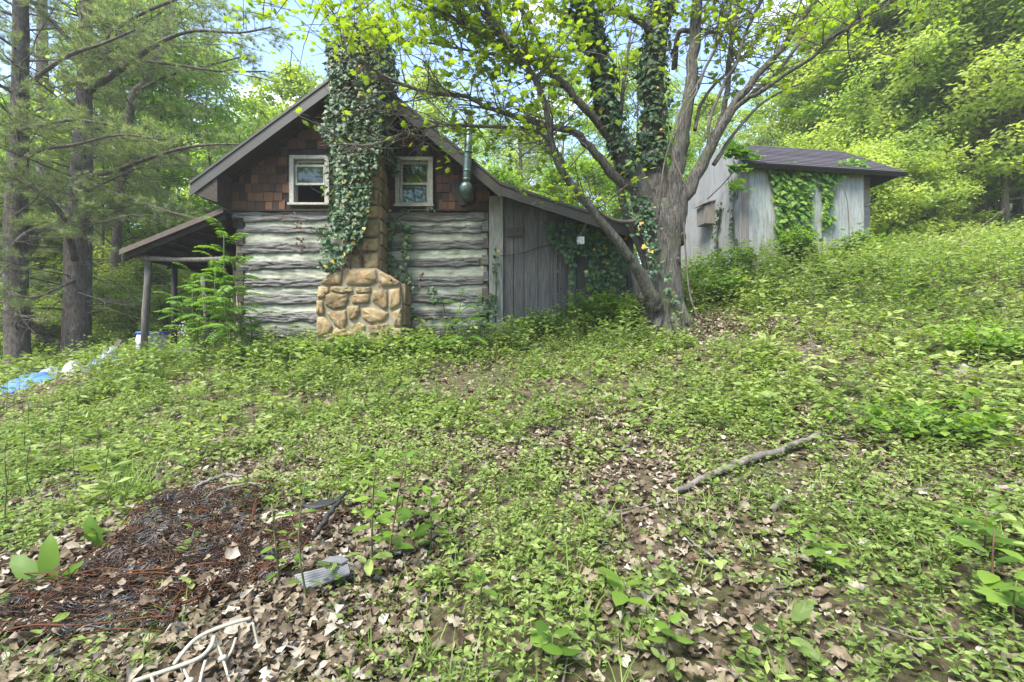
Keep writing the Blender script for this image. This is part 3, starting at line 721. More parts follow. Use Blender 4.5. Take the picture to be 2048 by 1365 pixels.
# ---------------------------------------------------------------- shed on the bank
sx, sy = unit(np.array([3.36, .50])); sd_ = np.array([sx, sy, 0]); sn = np.array([-sy, sx, 0])      # along front, into depth
S0 = np.array([5.54, 11.0, 0]); SB, STOP = 3.40, 5.82
def sp(u, v, z): return S0 + sd_ * u + sn * v + np.array([0, 0, z])
shed = thing('shed', 'weathered shed of pale green plywood panels under a dark shingle roof', 'shed', sp(1.7, 1.5, g1(7.3, 12.5)))
def panel(u0, u1, z0, z1, mat, name='wall_panel', v=0.0, par=None):
    return Geo().prism([sp(u0, v, z0), sp(u1, v, z0), sp(u1, v, z1), sp(u0, v, z1)], sn * .02).build(name, mat, par or shed)
Geo().prism([sp(.04, .03, SB - .3), sp(3.36, .03, SB - .3), sp(3.36, .03, STOP), sp(.04, .03, STOP)], sn * .05).build('wall_frame', MT['darkwood'], shed)
panel(0, .20, SB - .05, STOP, MT['barestrip'], v=-.004)
for a, b_ in ((.206, 1.42), (1.428, 2.64), (2.648, 3.40)): panel(a, b_, SB - .02, STOP, MT['shedpanel'])
Geo().prism([sp(.05, .0, SB - .32), sp(3.38, .0, SB - .32), sp(3.38, .0, SB - .03), sp(.05, .0, SB - .03)], sn * .04).build('skirt_board', MT['barestrip'], shed)
# left end wall: boards side by side up to the roof slope
RV, RZ, BV, BZ = 1.0, 6.72, 3.2, 5.7
def gz(v): return STOP + (RZ - STOP) * (v / RV) - .05 if v < RV else RZ + (BZ - RZ) * (v - RV) / (BV - RV) - .05
vb = [0, .42, .86, 1.3, 1.75, 2.2, 2.7, 3.2]
for a, b_ in zip(vb[:-1], vb[1:]):
    cuts = [a] + ([RV] if a < RV < b_ else []) + [b_]
    poly = [sp(-.02, a + .004, SB - .35), sp(-.02, b_ - .004, SB - .35)] + [sp(-.02, c - (.004 if c == b_ else -.004), gz(c)) for c in cuts[::-1]]
    Geo().prism(poly, sd_ * .025).build('side_board', MT['sidepanel'], shed)
# set-back wall under the roof's right end
panel(3.40, 4.15, 5.15, STOP + .1, MT['rawply'], v=.55); panel(3.40, 4.15, 3.2, 5.14, MT['rawply'], v=.555)
Geo().prism([sp(3.38, .0, SB - .2), sp(3.40, .0, SB - .2), sp(3.40, .0, STOP), sp(3.38, .0, STOP)], sn * .6).build('corner_board', MT['barestrip'], shed)
Geo().prism([sp(4.1, .56, 3.2), sp(4.1, 3.2, 3.2), sp(4.1, 3.2, 5.6), sp(4.1, 1.2, 6.2), sp(4.1, .56, 5.8)], -sd_ * .03).build('wall_frame', MT['rawply'], shed)
Geo().prism([sp(0, 3.17, 3.0), sp(4.1, 3.17, 3.0), sp(4.1, 3.17, 5.6), sp(0, 3.17, 5.6)], sn * .03).build('wall_frame', MT['darkwood'], shed)
# roof: deck, fascia and overlapping shingle courses
EV, EZ = -.26, 5.76
def rp(u, t, off=0.0):      # t 0 eave .. 1 ridge
    v = EV + (RV - EV) * t; z = EZ + (RZ + .05 - EZ) * t
    nrm = unit(np.array([0, -(RZ - EZ), RV - EV]))
    return sp(u, v, z) + sn * (nrm[1] * off) + np.array([0, 0, nrm[2] * off])
def rl(t): return -.12 + .28 * t
def rr_(t): return 4.36 - .62 * t
deck = Geo().hexa([rp(rl(0), 0, -.05), rp(rr_(0), 0, -.05), rp(rr_(1), 1, -.05), rp(rl(1), 1, -.05), rp(rl(0), 0), rp(rr_(0), 0), rp(rr_(1), 1), rp(rl(1), 1)])
bk = [sp(rl(1), RV, RZ), sp(rr_(1), RV, RZ), sp(4.36, BV + .2, BZ - .08), sp(-.05, BV + .2, BZ - .08)]
deck.prism(bk, (0, 0, .05))
deck.prism([rp(rr_(0), 0, -.03), rp(rr_(1), 1, -.03), sp(4.36, BV + .2, BZ - .1)], (0, 0, .04))
sroof = deck.build('roof', MT['asphalt'], shed)
NC = 13
for k in range(NC):
    t0, t1 = k / NC - .004, (k + 1.25) / NC
    t1 = min(t1, 1.01)
    g = Geo(); nn = 24
    us = np.linspace(0, 1, nn)
    lo = np.array([rp(rl(max(t0, 0)) + (rr_(max(t0, 0)) - rl(max(t0, 0))) * u, t0, .016 + .006 * vnoise(u * 9, k * 1.7)) for u in us])
    hi = np.array([rp(rl(t1) + (rr_(t1) - rl(t1)) * u, t1, .004) for u in us])
    lo2 = np.array([rp(rl(max(t0, 0)) + (rr_(max(t0, 0)) - rl(max(t0, 0))) * u, t0, .002) for u in us])
    g.grid(np.stack([lo2, lo, hi], 0)).build('shingle_course', MT['asphalt'], sroof)
Geo().hexa([rp(rl(0), -.012, -.10), rp(rr_(0), -.012, -.10), rp(rr_(0), .012, -.10), rp(rl(0), .012, -.10), rp(rl(0), -.012, -.005), rp(rr_(0), -.012, -.005), rp(rr_(0), .012, -.005), rp(rl(0), .012, -.005)]).build('fascia_board', MT['tarpost'], shed)
Geo().prism([rp(rl(0) - .02, 0, -.13), rp(rl(1) - .02, 1, -.13), rp(rl(1) - .02, 1, -.01), rp(rl(0) - .02, 0, -.01)], sd_ * .03).build('rake_board', MT['sidepanel'], shed)

# nest box hanging on the end wall
bxp = sp(-.16, 1.25, 4.98)
nb = thing('nest_box', 'brown wooden nest box with sloping lid on the end wall of the shed', 'box', bxp)
def bp(u, v, z): return bxp + sd_ * u + sn * v + np.array([0, 0, z])
Geo().hexa([bp(-.14, -.2, -.32), bp(.13, -.2, -.32), bp(.13, .2, -.32), bp(-.14, .2, -.32), bp(-.14, -.2, .16), bp(.13, -.2, .26), bp(.13, .2, .26), bp(-.14, .2, .16)]).build('body', MT['barestrip'], nb)
Geo().hexa([bp(-.22, -.24, .17), bp(.13, -.24, .29), bp(.13, .24, .29), bp(-.22, .24, .17), bp(-.22, -.24, .195), bp(.13, -.24, .315), bp(.13, .24, .315), bp(-.22, .24, .195)]).build('lid', MT['sidepanel'], nb)
tag(Geo().tube([bp(-.1, -.24, .3), sp(-.12, .6, 5.5), sp(-.1, .0, 5.74)], .012, 6).build('cable', MT['rubber']), 'black cable running from the nest box up to the shed eave', 'cable')
# ---------------------------------------------------------------- the big maple
MD = 7.8
mroot = pg(1335, 648, 6, 9); mroot = np.array([(1335 - 1024) / FPX * MD, MD, g1((1335 - 1024) / FPX * MD, MD)])
maple = thing('maple_tree', 'large spreading maple with several mossy limbs beside the lean-to', 'tree', mroot)
def smooth_path(pts, n=8, k=1.0):
    """Catmull-Rom through (px, py, D, radius_px) points"""
    a = np.array([np.r_[P(p[0], p[1], p[2]), p[3] / FPX * p[2] * k] for p in pts])
    a = np.vstack([2 * a[0] - a[1], a, 2 * a[-1] - a[-2]])
    out = []
    for i in range(1, len(a) - 2):
        for t in np.linspace(0, 1, n, endpoint=False):
            p0, p1, p2, p3 = a[i - 1:i + 3]
            out.append(.5 * (2 * p1 + (p2 - p0) * t + (2 * p0 - 5 * p1 + 4 * p2 - p3) * t * t + (3 * p1 - p0 - 3 * p2 + p3) * t ** 3))
    out.append(a[-2]); return np.array(out)
LIMBS = {
 'A': [(1316, 455, 7.75, 30), (1283, 388, 7.6, 25), (1251, 309, 7.4, 21), (1227, 251, 7.3, 18), (1213, 203, 7.2, 17), (1203, 130, 7.1, 17), (1186, 63, 7.0, 16), (1164, 0, 6.9, 15), (1140, -80, 6.8, 12), (1120, -180, 6.6, 6)],
 'B': [(1325, 460, 7.9, 36), (1311, 367, 8.0, 31), (1309, 290, 8.1, 28), (1311, 193, 8.15, 26), (1312, 121, 8.2, 25), (1319, 48, 8.25, 24), (1324, 0, 8.3, 23), (1330, -110, 8.4, 17), (1335, -240, 8.4, 8)],
 'C': [(1340, 450, 7.7, 30), (1349, 377, 7.6, 22), (1358, 309, 7.55, 20), (1372, 242, 7.5, 18), (1382, 169, 7.5, 17), (1387, 97, 7.5, 16), (1394, 0, 7.5, 15), (1404, -120, 7.5, 9)],
 'D': [(1346, 470, 7.7, 26), (1367, 401, 7.6, 20), (1401, 334, 7.5, 17), (1435, 271, 7.4, 15), (1464, 218, 7.3, 12), (1508, 160, 7.2, 10), (1556, 106, 7.1, 9), (1599, 44, 7.0, 8), (1633, 0, 6.9, 7), (1700, -90, 6.8, 4)],
 'D2': [(1440, 262, 7.4, 9), (1483, 205, 7.2, 7.5), (1522, 184, 7.0, 6.5), (1570, 150, 6.8, 6), (1624, 116, 6.6, 5.5), (1667, 73, 6.4, 5), (1711, 48, 6.3, 4.5), (1773, 0, 6.1, 4), (1850, -60, 5.9, 2)],
 'D3': [(1480, 210, 7.3, 7), (1520, 175, 7.4, 6), (1556, 145, 7.5, 5.5), (1595, 92, 7.6, 5), (1633, 44, 7.7, 4.5)],
 'D4': [(1428, 330, 7.5, 7), (1470, 265, 7.6, 5), (1512, 218, 7.7, 4), (1556, 188, 7.8, 3), (1609, 164, 7.9, 2)],
 'E': [(1425, 290, 7.45, 10), (1446, 225, 7.5, 8.5), (1457, 160, 7.6, 8), (1459, 121, 7.6, 7.5), (1466, 63, 7.7, 7), (1480, 0, 7.8, 5.5), (1495, -80, 7.9, 3)],
 'E2': [(1420, 300, 7.4, 6), (1419, 240, 7.3, 5), (1450, 165, 7.3, 5), (1472, 130, 7.2, 5), (1488, 75, 7.2, 4.5), (1512, 25, 7.1, 4), (1530, -20, 7.0, 3)],
 'E3': [(1357, 250, 7.5, 4), (1390, 190, 7.4, 4), (1410, 140, 7.3, 4), (1440, 75, 7.2, 4), (1430, 20, 7.2, 3), (1425, -30, 7.2, 2)],
 'F': [(1300, 430, 7.7, 17), (1280, 392, 7.6, 14), (1227, 348, 7.4, 12), (1193, 309, 7.3, 10), (1160, 274, 7.2, 9), (1130, 258, 7.1, 8), (1098, 253, 7.0, 7), (1031, 234, 6.9, 6), (969, 212, 6.8, 5.5), (932, 194, 6.7, 5), (877, 188, 6.6, 4.5), (828, 178, 6.5, 4), (778, 157, 6.4, 3.5), (735, 135, 6.4, 2)],
 'F2': [(1135, 260, 7.1, 5.5), (1061, 257, 7.0, 4.5), (985, 254, 6.9, 4.2), (889, 251, 6.9, 4), (815, 265, 6.9, 3.5), (778, 280, 6.9, 3), (729, 292, 6.9, 2.5), (689, 291, 6.9, 1.5)],
 'F3': [(889, 251, 6.9, 3), (850, 240, 6.8, 2.6), (822, 234, 6.8, 2.2), (785, 229, 6.8, 2), (760, 231, 6.8, 1.2)],
 'F4': [(1061, 257, 7.0, 3.5), (1090, 275, 7.0, 4), (1118, 308, 7.1, 4), (1130, 330, 7.1, 4)],
 'G': [(1243, 305, 7.4, 13), (1218, 275, 7.3, 11), (1193, 240, 7.2, 10), (1160, 205, 7.1, 9.5), (1130, 172, 7.0, 9), (1092, 140, 6.9, 8.5), (1058, 113, 6.8, 8), (1015, 97, 6.7, 6.5), (969, 74, 6.6, 5.5), (908, 37, 6.5, 4.5), (837, 0, 6.4, 3.5), (770, -40, 6.3, 2)],
 'G2': [(1058, 118, 6.8, 7), (1030, 103, 6.8, 6), (1000, 75, 6.7, 5.5), (969, 34, 6.6, 5), (941, 0, 6.5, 4.5), (900, -60, 6.4, 3)],
 'G3': [(1100, 146, 6.9, 5), (1060, 120, 7.0, 4.5), (1010, 112, 7.1, 4), (960, 105, 7.1, 3), (905, 95, 7.2, 3), (850, 85, 7.2, 2.4), (800, 82, 7.3, 2), (760, 66, 7.3, 1.5), (690, 50, 7.3, 1.3), (655, 20, 7.3, 1)],
 'G4': [(1085, 95, 7.0, 6), (1050, 30, 6.9, 5), (1024, -10, 6.8, 4), (1000, -70, 6.7, 2)],
 'H': [(1312, 620, 7.55, 17), (1298, 580, 7.4, 16), (1271, 532, 7.2, 13), (1251, 503, 7.1, 11), (1218, 464, 7.0, 10), (1184, 421, 6.9, 9.5), (1150, 377, 6.8, 9), (1121, 334, 6.7, 8.5), (1104, 285, 6.7, 8), (1092, 218, 6.6, 7.5), (1072, 164, 6.6, 7), (1050, 128, 6.5, 6.5), (1018, 88, 6.4, 6), (985, 40, 6.4, 5), (960, -10, 6.3, 4), (930, -70, 6.3, 2)],
 'I': [(1304, 560, 8.0, 14), (1290, 512, 8.1, 12), (1266, 459, 8.2, 11), (1248, 420, 8.3, 10), (1238, 367, 8.4, 9), (1232, 314, 8.5, 8), (1240, 240, 8.6, 6), (1250, 150, 8.7, 4), (1262, 60, 8.8, 2.5)],
 'J': [(1290, 440, 7.5, 5), (1242, 443, 7.3, 4.5), (1208, 430, 7.2, 4), (1188, 415, 7.1, 3.5), (1160, 398, 7.05, 3)],
 'K': [(1300, 60, 8.1, 8), (1280, 45, 8.0, 7), (1251, 29, 7.9, 6), (1208, 19, 7.8, 5), (1150, 30, 7.7, 4), (1100, 20, 7.6, 2.5)],
 'L': [(1350, 140, 8.2, 7), (1356, 70, 7.9, 6), (1378, 62, 7.8, 5.5), (1400, 60, 7.8, 5), (1440, 65, 7.9, 4), (1480, 55, 8.0, 3)],
 'N': [(1390, 260, 7.5, 6), (1400, 215, 7.8, 5), (1420, 180, 8.0, 4.5), (1450, 150, 8.2, 4), (1500, 100, 8.4, 3), (1530, 60, 8.5, 2)],
}
tr_ = smooth_path([(1338, 690, MD, 36), (1336, 655, MD, 34), (1334, 625, MD, 31), (1332, 580, MD, 30), (1330, 530, MD, 30), (1329, 483, MD, 32), (1330, 445, MD, 37), (1332, 405, MD, 30)], 6)
g = Geo().tube(tr_[:, :3], tr_[:, 3], 28, rough=.16, seed=2)
for k in range(7):      # root flare
    az = k * .9 + .3; d_ = np.array([math.cos(az), math.sin(az), 0])
    b0 = mroot + d_ * .16
    end = mroot + d_ * .46; end[2] = g1(end[0], end[1]) - .05
    g.tube([b0 + (0, 0, .55), b0 + d_ * .07 + (0, 0, .26), b0 + d_ * .14 + (0, 0, .10), end], [.06, .09, .09, .05], 9, rough=.1, seed=k)
for (px, py, rr) in ((1300, 590, .12), (1352, 520, .10), (1364, 470, .10), (1345, 560, .08), (1318, 500, .09)):   # burls
    c = P(px, py, MD - .22)
    g.tube([c + (0, .2, -.05), c + (0, .06, 0), c + (0, .0, .01), c + (0, -.04, .01)], [rr * 1.3, rr, rr * .6, rr * .1], 10, rough=.3, seed=px)
trunk = g.build('trunk', MT['maplebark'], maple, smooth=True)
PATH = {}
for k, pts in LIMBS.items():
    q = smooth_path(pts, 6, .68 if k[0] in 'CDEN' else .80); PATH[k] = q
    jit = np.c_[vnoise(np.arange(len(q)) * .5 + ord(k[0]), np.arange(len(q)) * 0 + len(k), 2), vnoise(np.arange(len(q)) * .5 + 70, np.arange(len(q)) * 0 + ord(k[-1]), 2)] - .5
    q[:, 0] += jit[:, 0] * q[:, 3] * .8; q[:, 2] += jit[:, 1] * q[:, 3] * .8
    Geo().tube(q[:, :3], np.maximum(q[:, 3], .008), 14 if q[0, 3] > .1 else 8, rough=.16, seed=ord(k[0])).build('limb', MT['maplebark'] if q[0, 3] > .04 else MT['twigbark'], maple, smooth=True)
# twigs and leaves
R3 = random.Random(21)
tw, lf = Geo(), Geo()
def spray(c, n, r, zr, size, geo, tmpl=T_MAPLE, sz=.3, updir=.0, tint=None):
    a = rng.random(n) * 2 * np.pi; q = np.sqrt(rng.random(n)) * r
    p = c + np.c_[q * np.cos(a), q * np.sin(a), rng.normal(0, zr, n)]
    d = np.c_[np.cos(a + rng.normal(0, .8, n)), np.sin(a + rng.normal(0, .8, n)), rng.normal(-.25 + updir, .3, n)]
    nn = np.c_[rng.normal(0, .38, n), rng.normal(0, .38, n), np.ones(n)]
    L_ = size * (1 + sz * rng.normal(0, 1, n)).clip(.5, 1.6)
    if geo is lf:                 # no leaves grow right in front of chimney and gable
        u_, v_ = 1024 + p[:, 0] / p[:, 1] * FPX, 682.5 - (p[:, 2] - EYE) / p[:, 1] * FPX
        k_ = ~((u_ > 560) & (u_ < 880) & (v_ > 95) & (v_ < 430) & (rng.random(n) < .88)) & ~((u_ > 1180) & (u_ < 1420) & (v_ > 40) & (rng.random(n) < .72)) & ~((u_ > 1420) & (rng.random(n) < .5)) & ~((u_ < 1180) & (v_ > 150) & (rng.random(n) < .5)) & ~((u_ < 1180) & (rng.random(n) < .15))
        p, d, nn, L_ = p[k_], d[k_], nn[k_], L_[k_]
    geo.leaves(tmpl, p, d, nn, L_, tint=tint)
def twig(p, d, L, r, depth, leaf):
    m = 5; pts = [p]; dd = np.array(d, float)
    for i in range(m):
        dd = unit(dd + np.array([R3.gauss(0, .22), R3.gauss(0, .22), R3.gauss(.02, .16)])); pts.append(pts[-1] + dd * L / m)
    pts = np.array(pts); tw.tube(pts, np.linspace(r, max(.0025, r * .3), m + 1), 4)
    if depth:
        for i in range(2, m + 1):
            if R3.random() < .85:
                s_ = np.array([R3.gauss(0, .8), R3.gauss(0, .8), R3.gauss(.0, .35)])
                twig(pts[i], unit(dd + s_), L * R3.uniform(.35, .6), r * .5, depth - 1, leaf)
    elif leaf:
        for i in (2, 3, 4, 5):
            if R3.random() < leaf: spray(pts[i], R3.randint(3, 6), .16, .05, .095, lf)
bare = {'D3', 'D4', 'J', 'F4'}
for k, q in PATH.items():
    n = len(q); full = k not in bare
    for i in range(n // 2 if k not in ('F', 'F2', 'G', 'G3', 'H') else n // 3, n):
        if q[i, 2] > 11.5: continue
        for _ in range(2 if full else 1):
            if R3.random() < (.62 if full else .3):
                t = unit(q[min(i + 1, n - 1), :3] - q[max(i - 1, 0), :3])
                d_ = unit(t * .5 + np.array([R3.gauss(0, .7), R3.gauss(0, .7), R3.gauss(.1, .35)]))
                wl_ = .36 if k[0] in 'FGHKAL' else .25
                twig(q[i, :3], d_, R3.uniform(.45, 1.05), .011, 1 if R3.random() < .7 else 0, wl_ if full else 0)
# canopy above the frame and the leafy spread on the left and at the top
for (px, py, D, n, rad) in ((640, 60, 6.6, 26, 1.0), (720, 30, 6.5, 22, .9), (820, 60, 6.6, 20, .8), (880, 130, 6.9, 14, .6), (960, 150, 7.0, 16, .7), (1040, 60, 6.8, 26, .9), (1090, 190, 7.2, 16, .7), (1130, 60, 7.0, 26, .9), (760, 110, 6.6, 6, .4),
                            (1060, 330, 7.4, 12, .7), (960, 270, 7.0, 14, .55), (900, 255, 6.9, 14, .5), (1240, 60, 7.6, 18, .7), (1260, 180, 8.6, 18, .7), (1270, 330, 8.6, 10, .5), (1430, 90, 7.6, 12, .6), (1500, 60, 7.3, 14, .6), (1540, 130, 7.2, 9, .6), (1470, 30, 7.4, 14, .6),
                            (1580, 40, 7.0, 9, .5), (1420, 200, 7.6, 8, .5), (560, 30, 6.4, 14, .8), (1180, 120, 7.2, 10, .6), (700, 75, 6.4, 5, .4), (820, 275, 6.8, 4, .25), (840, 290, 6.8, 3, .15)):
    for _ in range(int(n * .62)):
        c = P(px, py, D) + np.array([R3.gauss(0, rad * .6), R3.gauss(0, rad * .6), R3.gauss(0, rad * .42)])
        spray(c, R3.randint(5, 11), .24, .05, .10, lf)
        a_ = R3.uniform(0, 6.28); e_ = np.array([math.cos(a_), math.sin(a_), R3.gauss(0, .3)]) * .28
        tw.tube([c - e_, c + (0, 0, .02), c + e_], [.004, .006, .003], 4)
for _ in range(90):
    c = np.array([R3.uniform(-3.5, 5.5), R3.uniform(5.3, 10.5), R3.uniform(8.2, 11.5)])
    spray(c, 10, .35, .10, .12, lf)
tag(tw.build('twigs', MT['twigbark'], maple, smooth=True), kind='stuff')
tag(lf.build('crown', MT['maple'], maple), kind='stuff')

# ---------------------------------------------------------------- woodland trees
def gen_tree(seed, H, c0, spread, r0, nl, leafsize, per, shape=1.0, lean=.03, sub=5, mat='tree', droop=0.0, tm=T_QUAD, bark='graybark', spr=.55):
    R = random.Random(seed)
    wood, twg, fol = Geo(), Geo(), Geo()
    m = 12; x, y = 0.0, 0.0; pts = []
    for i in range(m + 1):
        f = i / m; pts.append((x, y, f * H - .25 * (i == 0))); x += R.gauss(lean * .4, lean) * H / m; y += R.gauss(0, lean) * H / m
    pts = np.array(pts); rad = r0 * (1 - .88 * np.linspace(0, 1, m + 1) ** .9); rad[0] *= 1.35
    wood.tube(pts, rad, 10, rough=.12, seed=seed)
    at = lambda f: np.array([np.interp(f * H, pts[:, 2], pts[:, k]) for k in range(3)])
    cs = []
    for i in range(nl):
        f = c0 + (1 - c0) * ((i + R.random() * .9) / nl) ** .85; f = min(f, .985)
        az = i * 2.4 + R.gauss(0, .4); q = (f - c0) / (1 - c0)
        L = spread * (math.sin(math.pi * (.16 + .78 * q ** shape)) ** .7) * R.uniform(.7, 1.15)
        el = math.radians(10 + 42 * q + R.gauss(0, 9))
        p = at(f); d = np.array([math.cos(az) * math.cos(el), math.sin(az) * math.cos(el), math.sin(el)])
        lp = [p]; dd = d.copy()
        for k in range(5):
            dd = unit(dd + np.array([R.gauss(0, .14), R.gauss(0, .14), R.gauss(.05 - droop * k * .1, .10)])); lp.append(lp[-1] + dd * L / 5)
        lp = np.array(lp); lr = max(.018, r0 * .34 * (1 - .6 * q))
        wood.tube(lp, np.linspace(lr, .01, 6), 5)
        for j in range(sub):
            t = R.uniform(.3, 1.0); b0 = lp[0] + (lp[-1] - lp[0]) * 0; k = min(int(t * 5), 4); b0 = lp[k] + (lp[k + 1] - lp[k]) * (t * 5 - k)
            d2 = unit(unit(lp[k + 1] - lp[k]) + np.array([R.gauss(0, .75), R.gauss(0, .75), R.gauss(.05, .3)])); L2 = L * R.uniform(.25, .5)
            e2 = b0 + d2 * L2 + np.array([0, 0, -.06 * L2])
            twg.tube([b0, (b0 + e2) / 2 + (0, 0, .05 * L2), e2], [lr * .4, lr * .25, .006], 4)
            cs += [b0 + (e2 - b0) * .55, e2]
        cs.append(lp[-1])
    cs.append(pts[-1])
    cs = np.array(cs); N = len(cs) * per
    C = np.repeat(cs, per, 0)
    crad = np.repeat(rng.uniform(.6, 1.35, len(cs)) * spr, per)
    a = rng.random(N) * 2 * np.pi; q = np.sqrt(rng.random(N)) * crad
    p = C + np.c_[q * np.cos(a), q * np.sin(a), rng.normal(0, .20, N) * crad - .18 * q * q]
    d = np.c_[np.cos(a + rng.normal(0, .9, N)), np.sin(a + rng.normal(0, .9, N)), rng.normal(-.3, .35, N)]
    ax_ = np.stack([np.interp(p[:, 2], pts[:, 2], pts[:, k]) for k in (0, 1)], 1)
    ow = unit(p[:, :2] - ax_)
    nn = np.c_[.75 * ow[:, 0] + rng.normal(0, .5, N), .75 * ow[:, 1] + rng.normal(0, .5, N), .75 + rng.normal(0, .25, N)]
    ct = np.repeat(rng.random(len(cs)), per)
    fol.leaves(tm, p, d, nn, leafsize * rng.uniform(.6, 1.35, N), leafsize * rng.uniform(.45, .9, N), tint=(.55 * ct + .45 * rng.random(N)))
    ms = []
    for g_, nm, mt in ((wood, 'trunk', bark), (twg, 'branches', 'twigbark'), (fol, 'crown', mat)):
        me = g_.mesh(nm, nm != 'crown'); me.materials.append(MT[mt]); ms.append((nm, me))
    return ms
VAR = {
 'tall1': gen_tree(1, 17, .30, 3.6, .20, 30, .19, 27),
 'tall2': gen_tree(2, 15, .22, 3.3, .16, 30, .17, 27, shape=.8, lean=.05),
 'tall3': gen_tree(3, 19, .38, 4.0, .24, 28, .20, 28),
 'slim': gen_tree(4, 14, .42, 2.2, .11, 20, .17, 30, lean=.05),
 'pale': gen_tree(5, 13, .14, 3.4, .15, 34, .17, 30, mat='pale', lean=.04),
 'dark': gen_tree(6, 14, .12, 3.6, .16, 34, .17, 32, mat='treedark'),
 'under': gen_tree(7, 6.0, .12, 2.2, .06, 22, .13, 30, mat='tree', lean=.06, spr=.45),
 'under2': gen_tree(8, 5.0, .08, 2.0, .05, 22, .12, 30, mat='tree', lean=.07, spr=.42),
 'under3': gen_tree(17, 5.5, .10, 2.2, .05, 24, .125, 32, mat='pale', lean=.06, spr=.45),
 'bush': gen_tree(9, 2.6, .05, 1.5, .03, 22, .10, 46, mat='pale', lean=.1, spr=.34),
 'edge': gen_tree(10, 9, .06, 2.9, .10, 34, .135, 61, mat='pale', lean=.05, spr=.5),
 'edge2': gen_tree(12, 10, .06, 3.0, .11, 36, .135, 61, mat='tree', lean=.05, spr=.5),
}
def plant_tree(kind, px, D, s, label, group, name='woodland_tree', rot=None, x=None, cat='tree', crown=True):
    X = (px - 1024) / FPX * D if x is None else x
    t = thing(name, label, cat, (X, D, g1(X, D) - .05), group, R3.uniform(0, 6.28) if rot is None else rot)
    t.scale = (s, s, s * R3.uniform(.94, 1.08))
    for nm, me in VAR[kind]:
        if nm == 'crown' and not crown: continue
        o = link(nm, me, None, t, local=True)
        if nm == 'crown': tag(o, kind='stuff')
        if nm == 'branches': tag(o, kind='stuff')
    return t
LW = 'tall broadleaf tree in the woods left of the cabin'; CW = 'tall bright green tree rising behind the cabin roof'; RW = 'leafy tree in the woods on the right-hand slope'
def grp(lst, label, group, **k):
    for a in lst: plant_tree(*a, label, group, **k)
grp([('tall2', 60, 25, .95), ('tall1', 118, 29, .9), ('tall2', 230, 24, .85), ('tall1', 310, 27, .9), ('tall3', 20, 34, .9), ('pale', 380, 26, 1.0), ('tall1', 470, 30, .85), ('tall2', -60, 22, 1.0), ('tall3', 400, 36, .8), ('pale', 160, 36, 1.1), ('tall3', 280, 40, .9)],
    LW, 'trees in the left woods')
grp([('slim', 190, 14.5, .8), ('slim', 243, 15.5, .8), ('slim', 300, 16, .9), ('slim', 432, 19, .95), ('slim', 448, 22, .95), ('slim', 330, 18, .9), ('slim', 100, 16, .8), ('slim', 505, 24, 1.0)],
    'slender bare-stemmed tree in the woods behind the porch', 'slender trees behind the porch', name='slender_tree')
grp([('under', 70, 15, 1.0), ('under3', 140, 16.5, 1.0), ('under', 215, 17, 1.0), ('under3', 275, 16, .9), ('under', 330, 17.5, .9), ('under3', 10, 14, 1.0), ('under', -60, 13.5, 1.1), ('under3', 390, 18, 1.0), ('under', 455, 19, 1.0), ('under3', 100, 21, 1.1), ('under', 180, 24, 1.2), ('under3', 300, 24, 1.2), ('under', 30, 22, 1.2), ('under3', 240, 29, 1.4), ('under', 360, 29, 1.4), ('under3', 130, 31, 1.5)],
    'low green understory tree among the trunks left of the cabin', 'understory left of the cabin', name='understory_tree')
grp([('bush', 60, 13, .8), ('bush', 110, 13.5, .7), ('bush', 225, 13, .75), ('bush', 265, 12.6, .6), ('bush', 330, 13.5, .6), ('bush', 380, 14, .6), ('bush', 10, 12.8, .8), ('bush', 85, 14.5, 1.2), ('bush', 195, 14.8, 1.2), ('bush', 245, 15.5, 1.3), ('bush', 120, 17, 1.6), ('bush', 300, 15, 1.1), ('bush', 40, 16, 1.5), ('bush', 210, 19, 1.8), ('bush', 350, 17, 1.4), ('bush', 420, 16, 1.1)],
    'leafy green bush at the edge of the woods beside the porch', 'bushes beside the porch', name='bush', cat='bush')
grp([('tall1', 560, 24, .80), ('tall2', 640, 30, .95), ('pale', 600, 20, .95), ('tall1', 800, 26, .72), ('pale', 860, 21, .86), ('tall2', 930, 28, .78), ('tall3', 990, 34, .72), ('pale', 1050, 24, .70), ('tall2', 1130, 22, .72), ('tall1', 1210, 28, .72), ('pale', 1270, 20, .72), ('tall3', 740, 38, .75), ('tall2', 1330, 26, .75), ('tall1', 1400, 32, .72), ('pale', 1420, 22, .62), ('tall2', 540, 38, .9)],
    CW, 'trees behind the cabin')
grp([('under', 1010, 17, .95), ('under2', 1060, 16, .85), ('under', 1120, 17, .85), ('under', 1180, 16, .8), ('under2', 1240, 17, .9), ('under', 1300, 18, .85), ('under', 1360, 18, .8), ('under', 560, 17, 1.1), ('under', 920, 18, 1.0)],
    'young green tree showing above the lean-to roof', 'young trees behind the lean-to', name='young_tree')
grp([('pale', 1560, 21, .62), ('tall2', 1500, 28, .62), ('tall1', 1610, 26, .66), ('pale', 1660, 20, .80), ('edge2', 1760, 17.5, 1.0), ('edge', 1700, 18.5, 1.0), ('edge', 1830, 16, 1.15), ('edge2', 1900, 18, 1.25), ('edge', 1960, 17, 1.15), ('edge', 2010, 15, 1.2), ('pale', 2080, 15, 1.05), ('tall3', 1850, 24, .95), ('tall1', 1950, 24, 1.0), ('tall2', 1740, 25, .95), ('tall3', 2060, 26, 1.0), ('pale', 1720, 21, 1.0), ('edge', 1870, 20, 1.6), ('edge', 1955, 20.5, 1.7), ('edge', 1790, 19.5, 1.5), ('pale', 1810, 22, 1.15), ('pale', 1900, 21, 1.2), ('edge2', 2200, 14, 1.2), ('tall1', 1800, 30, 1.1)],
    RW, 'trees on the right-hand slope')
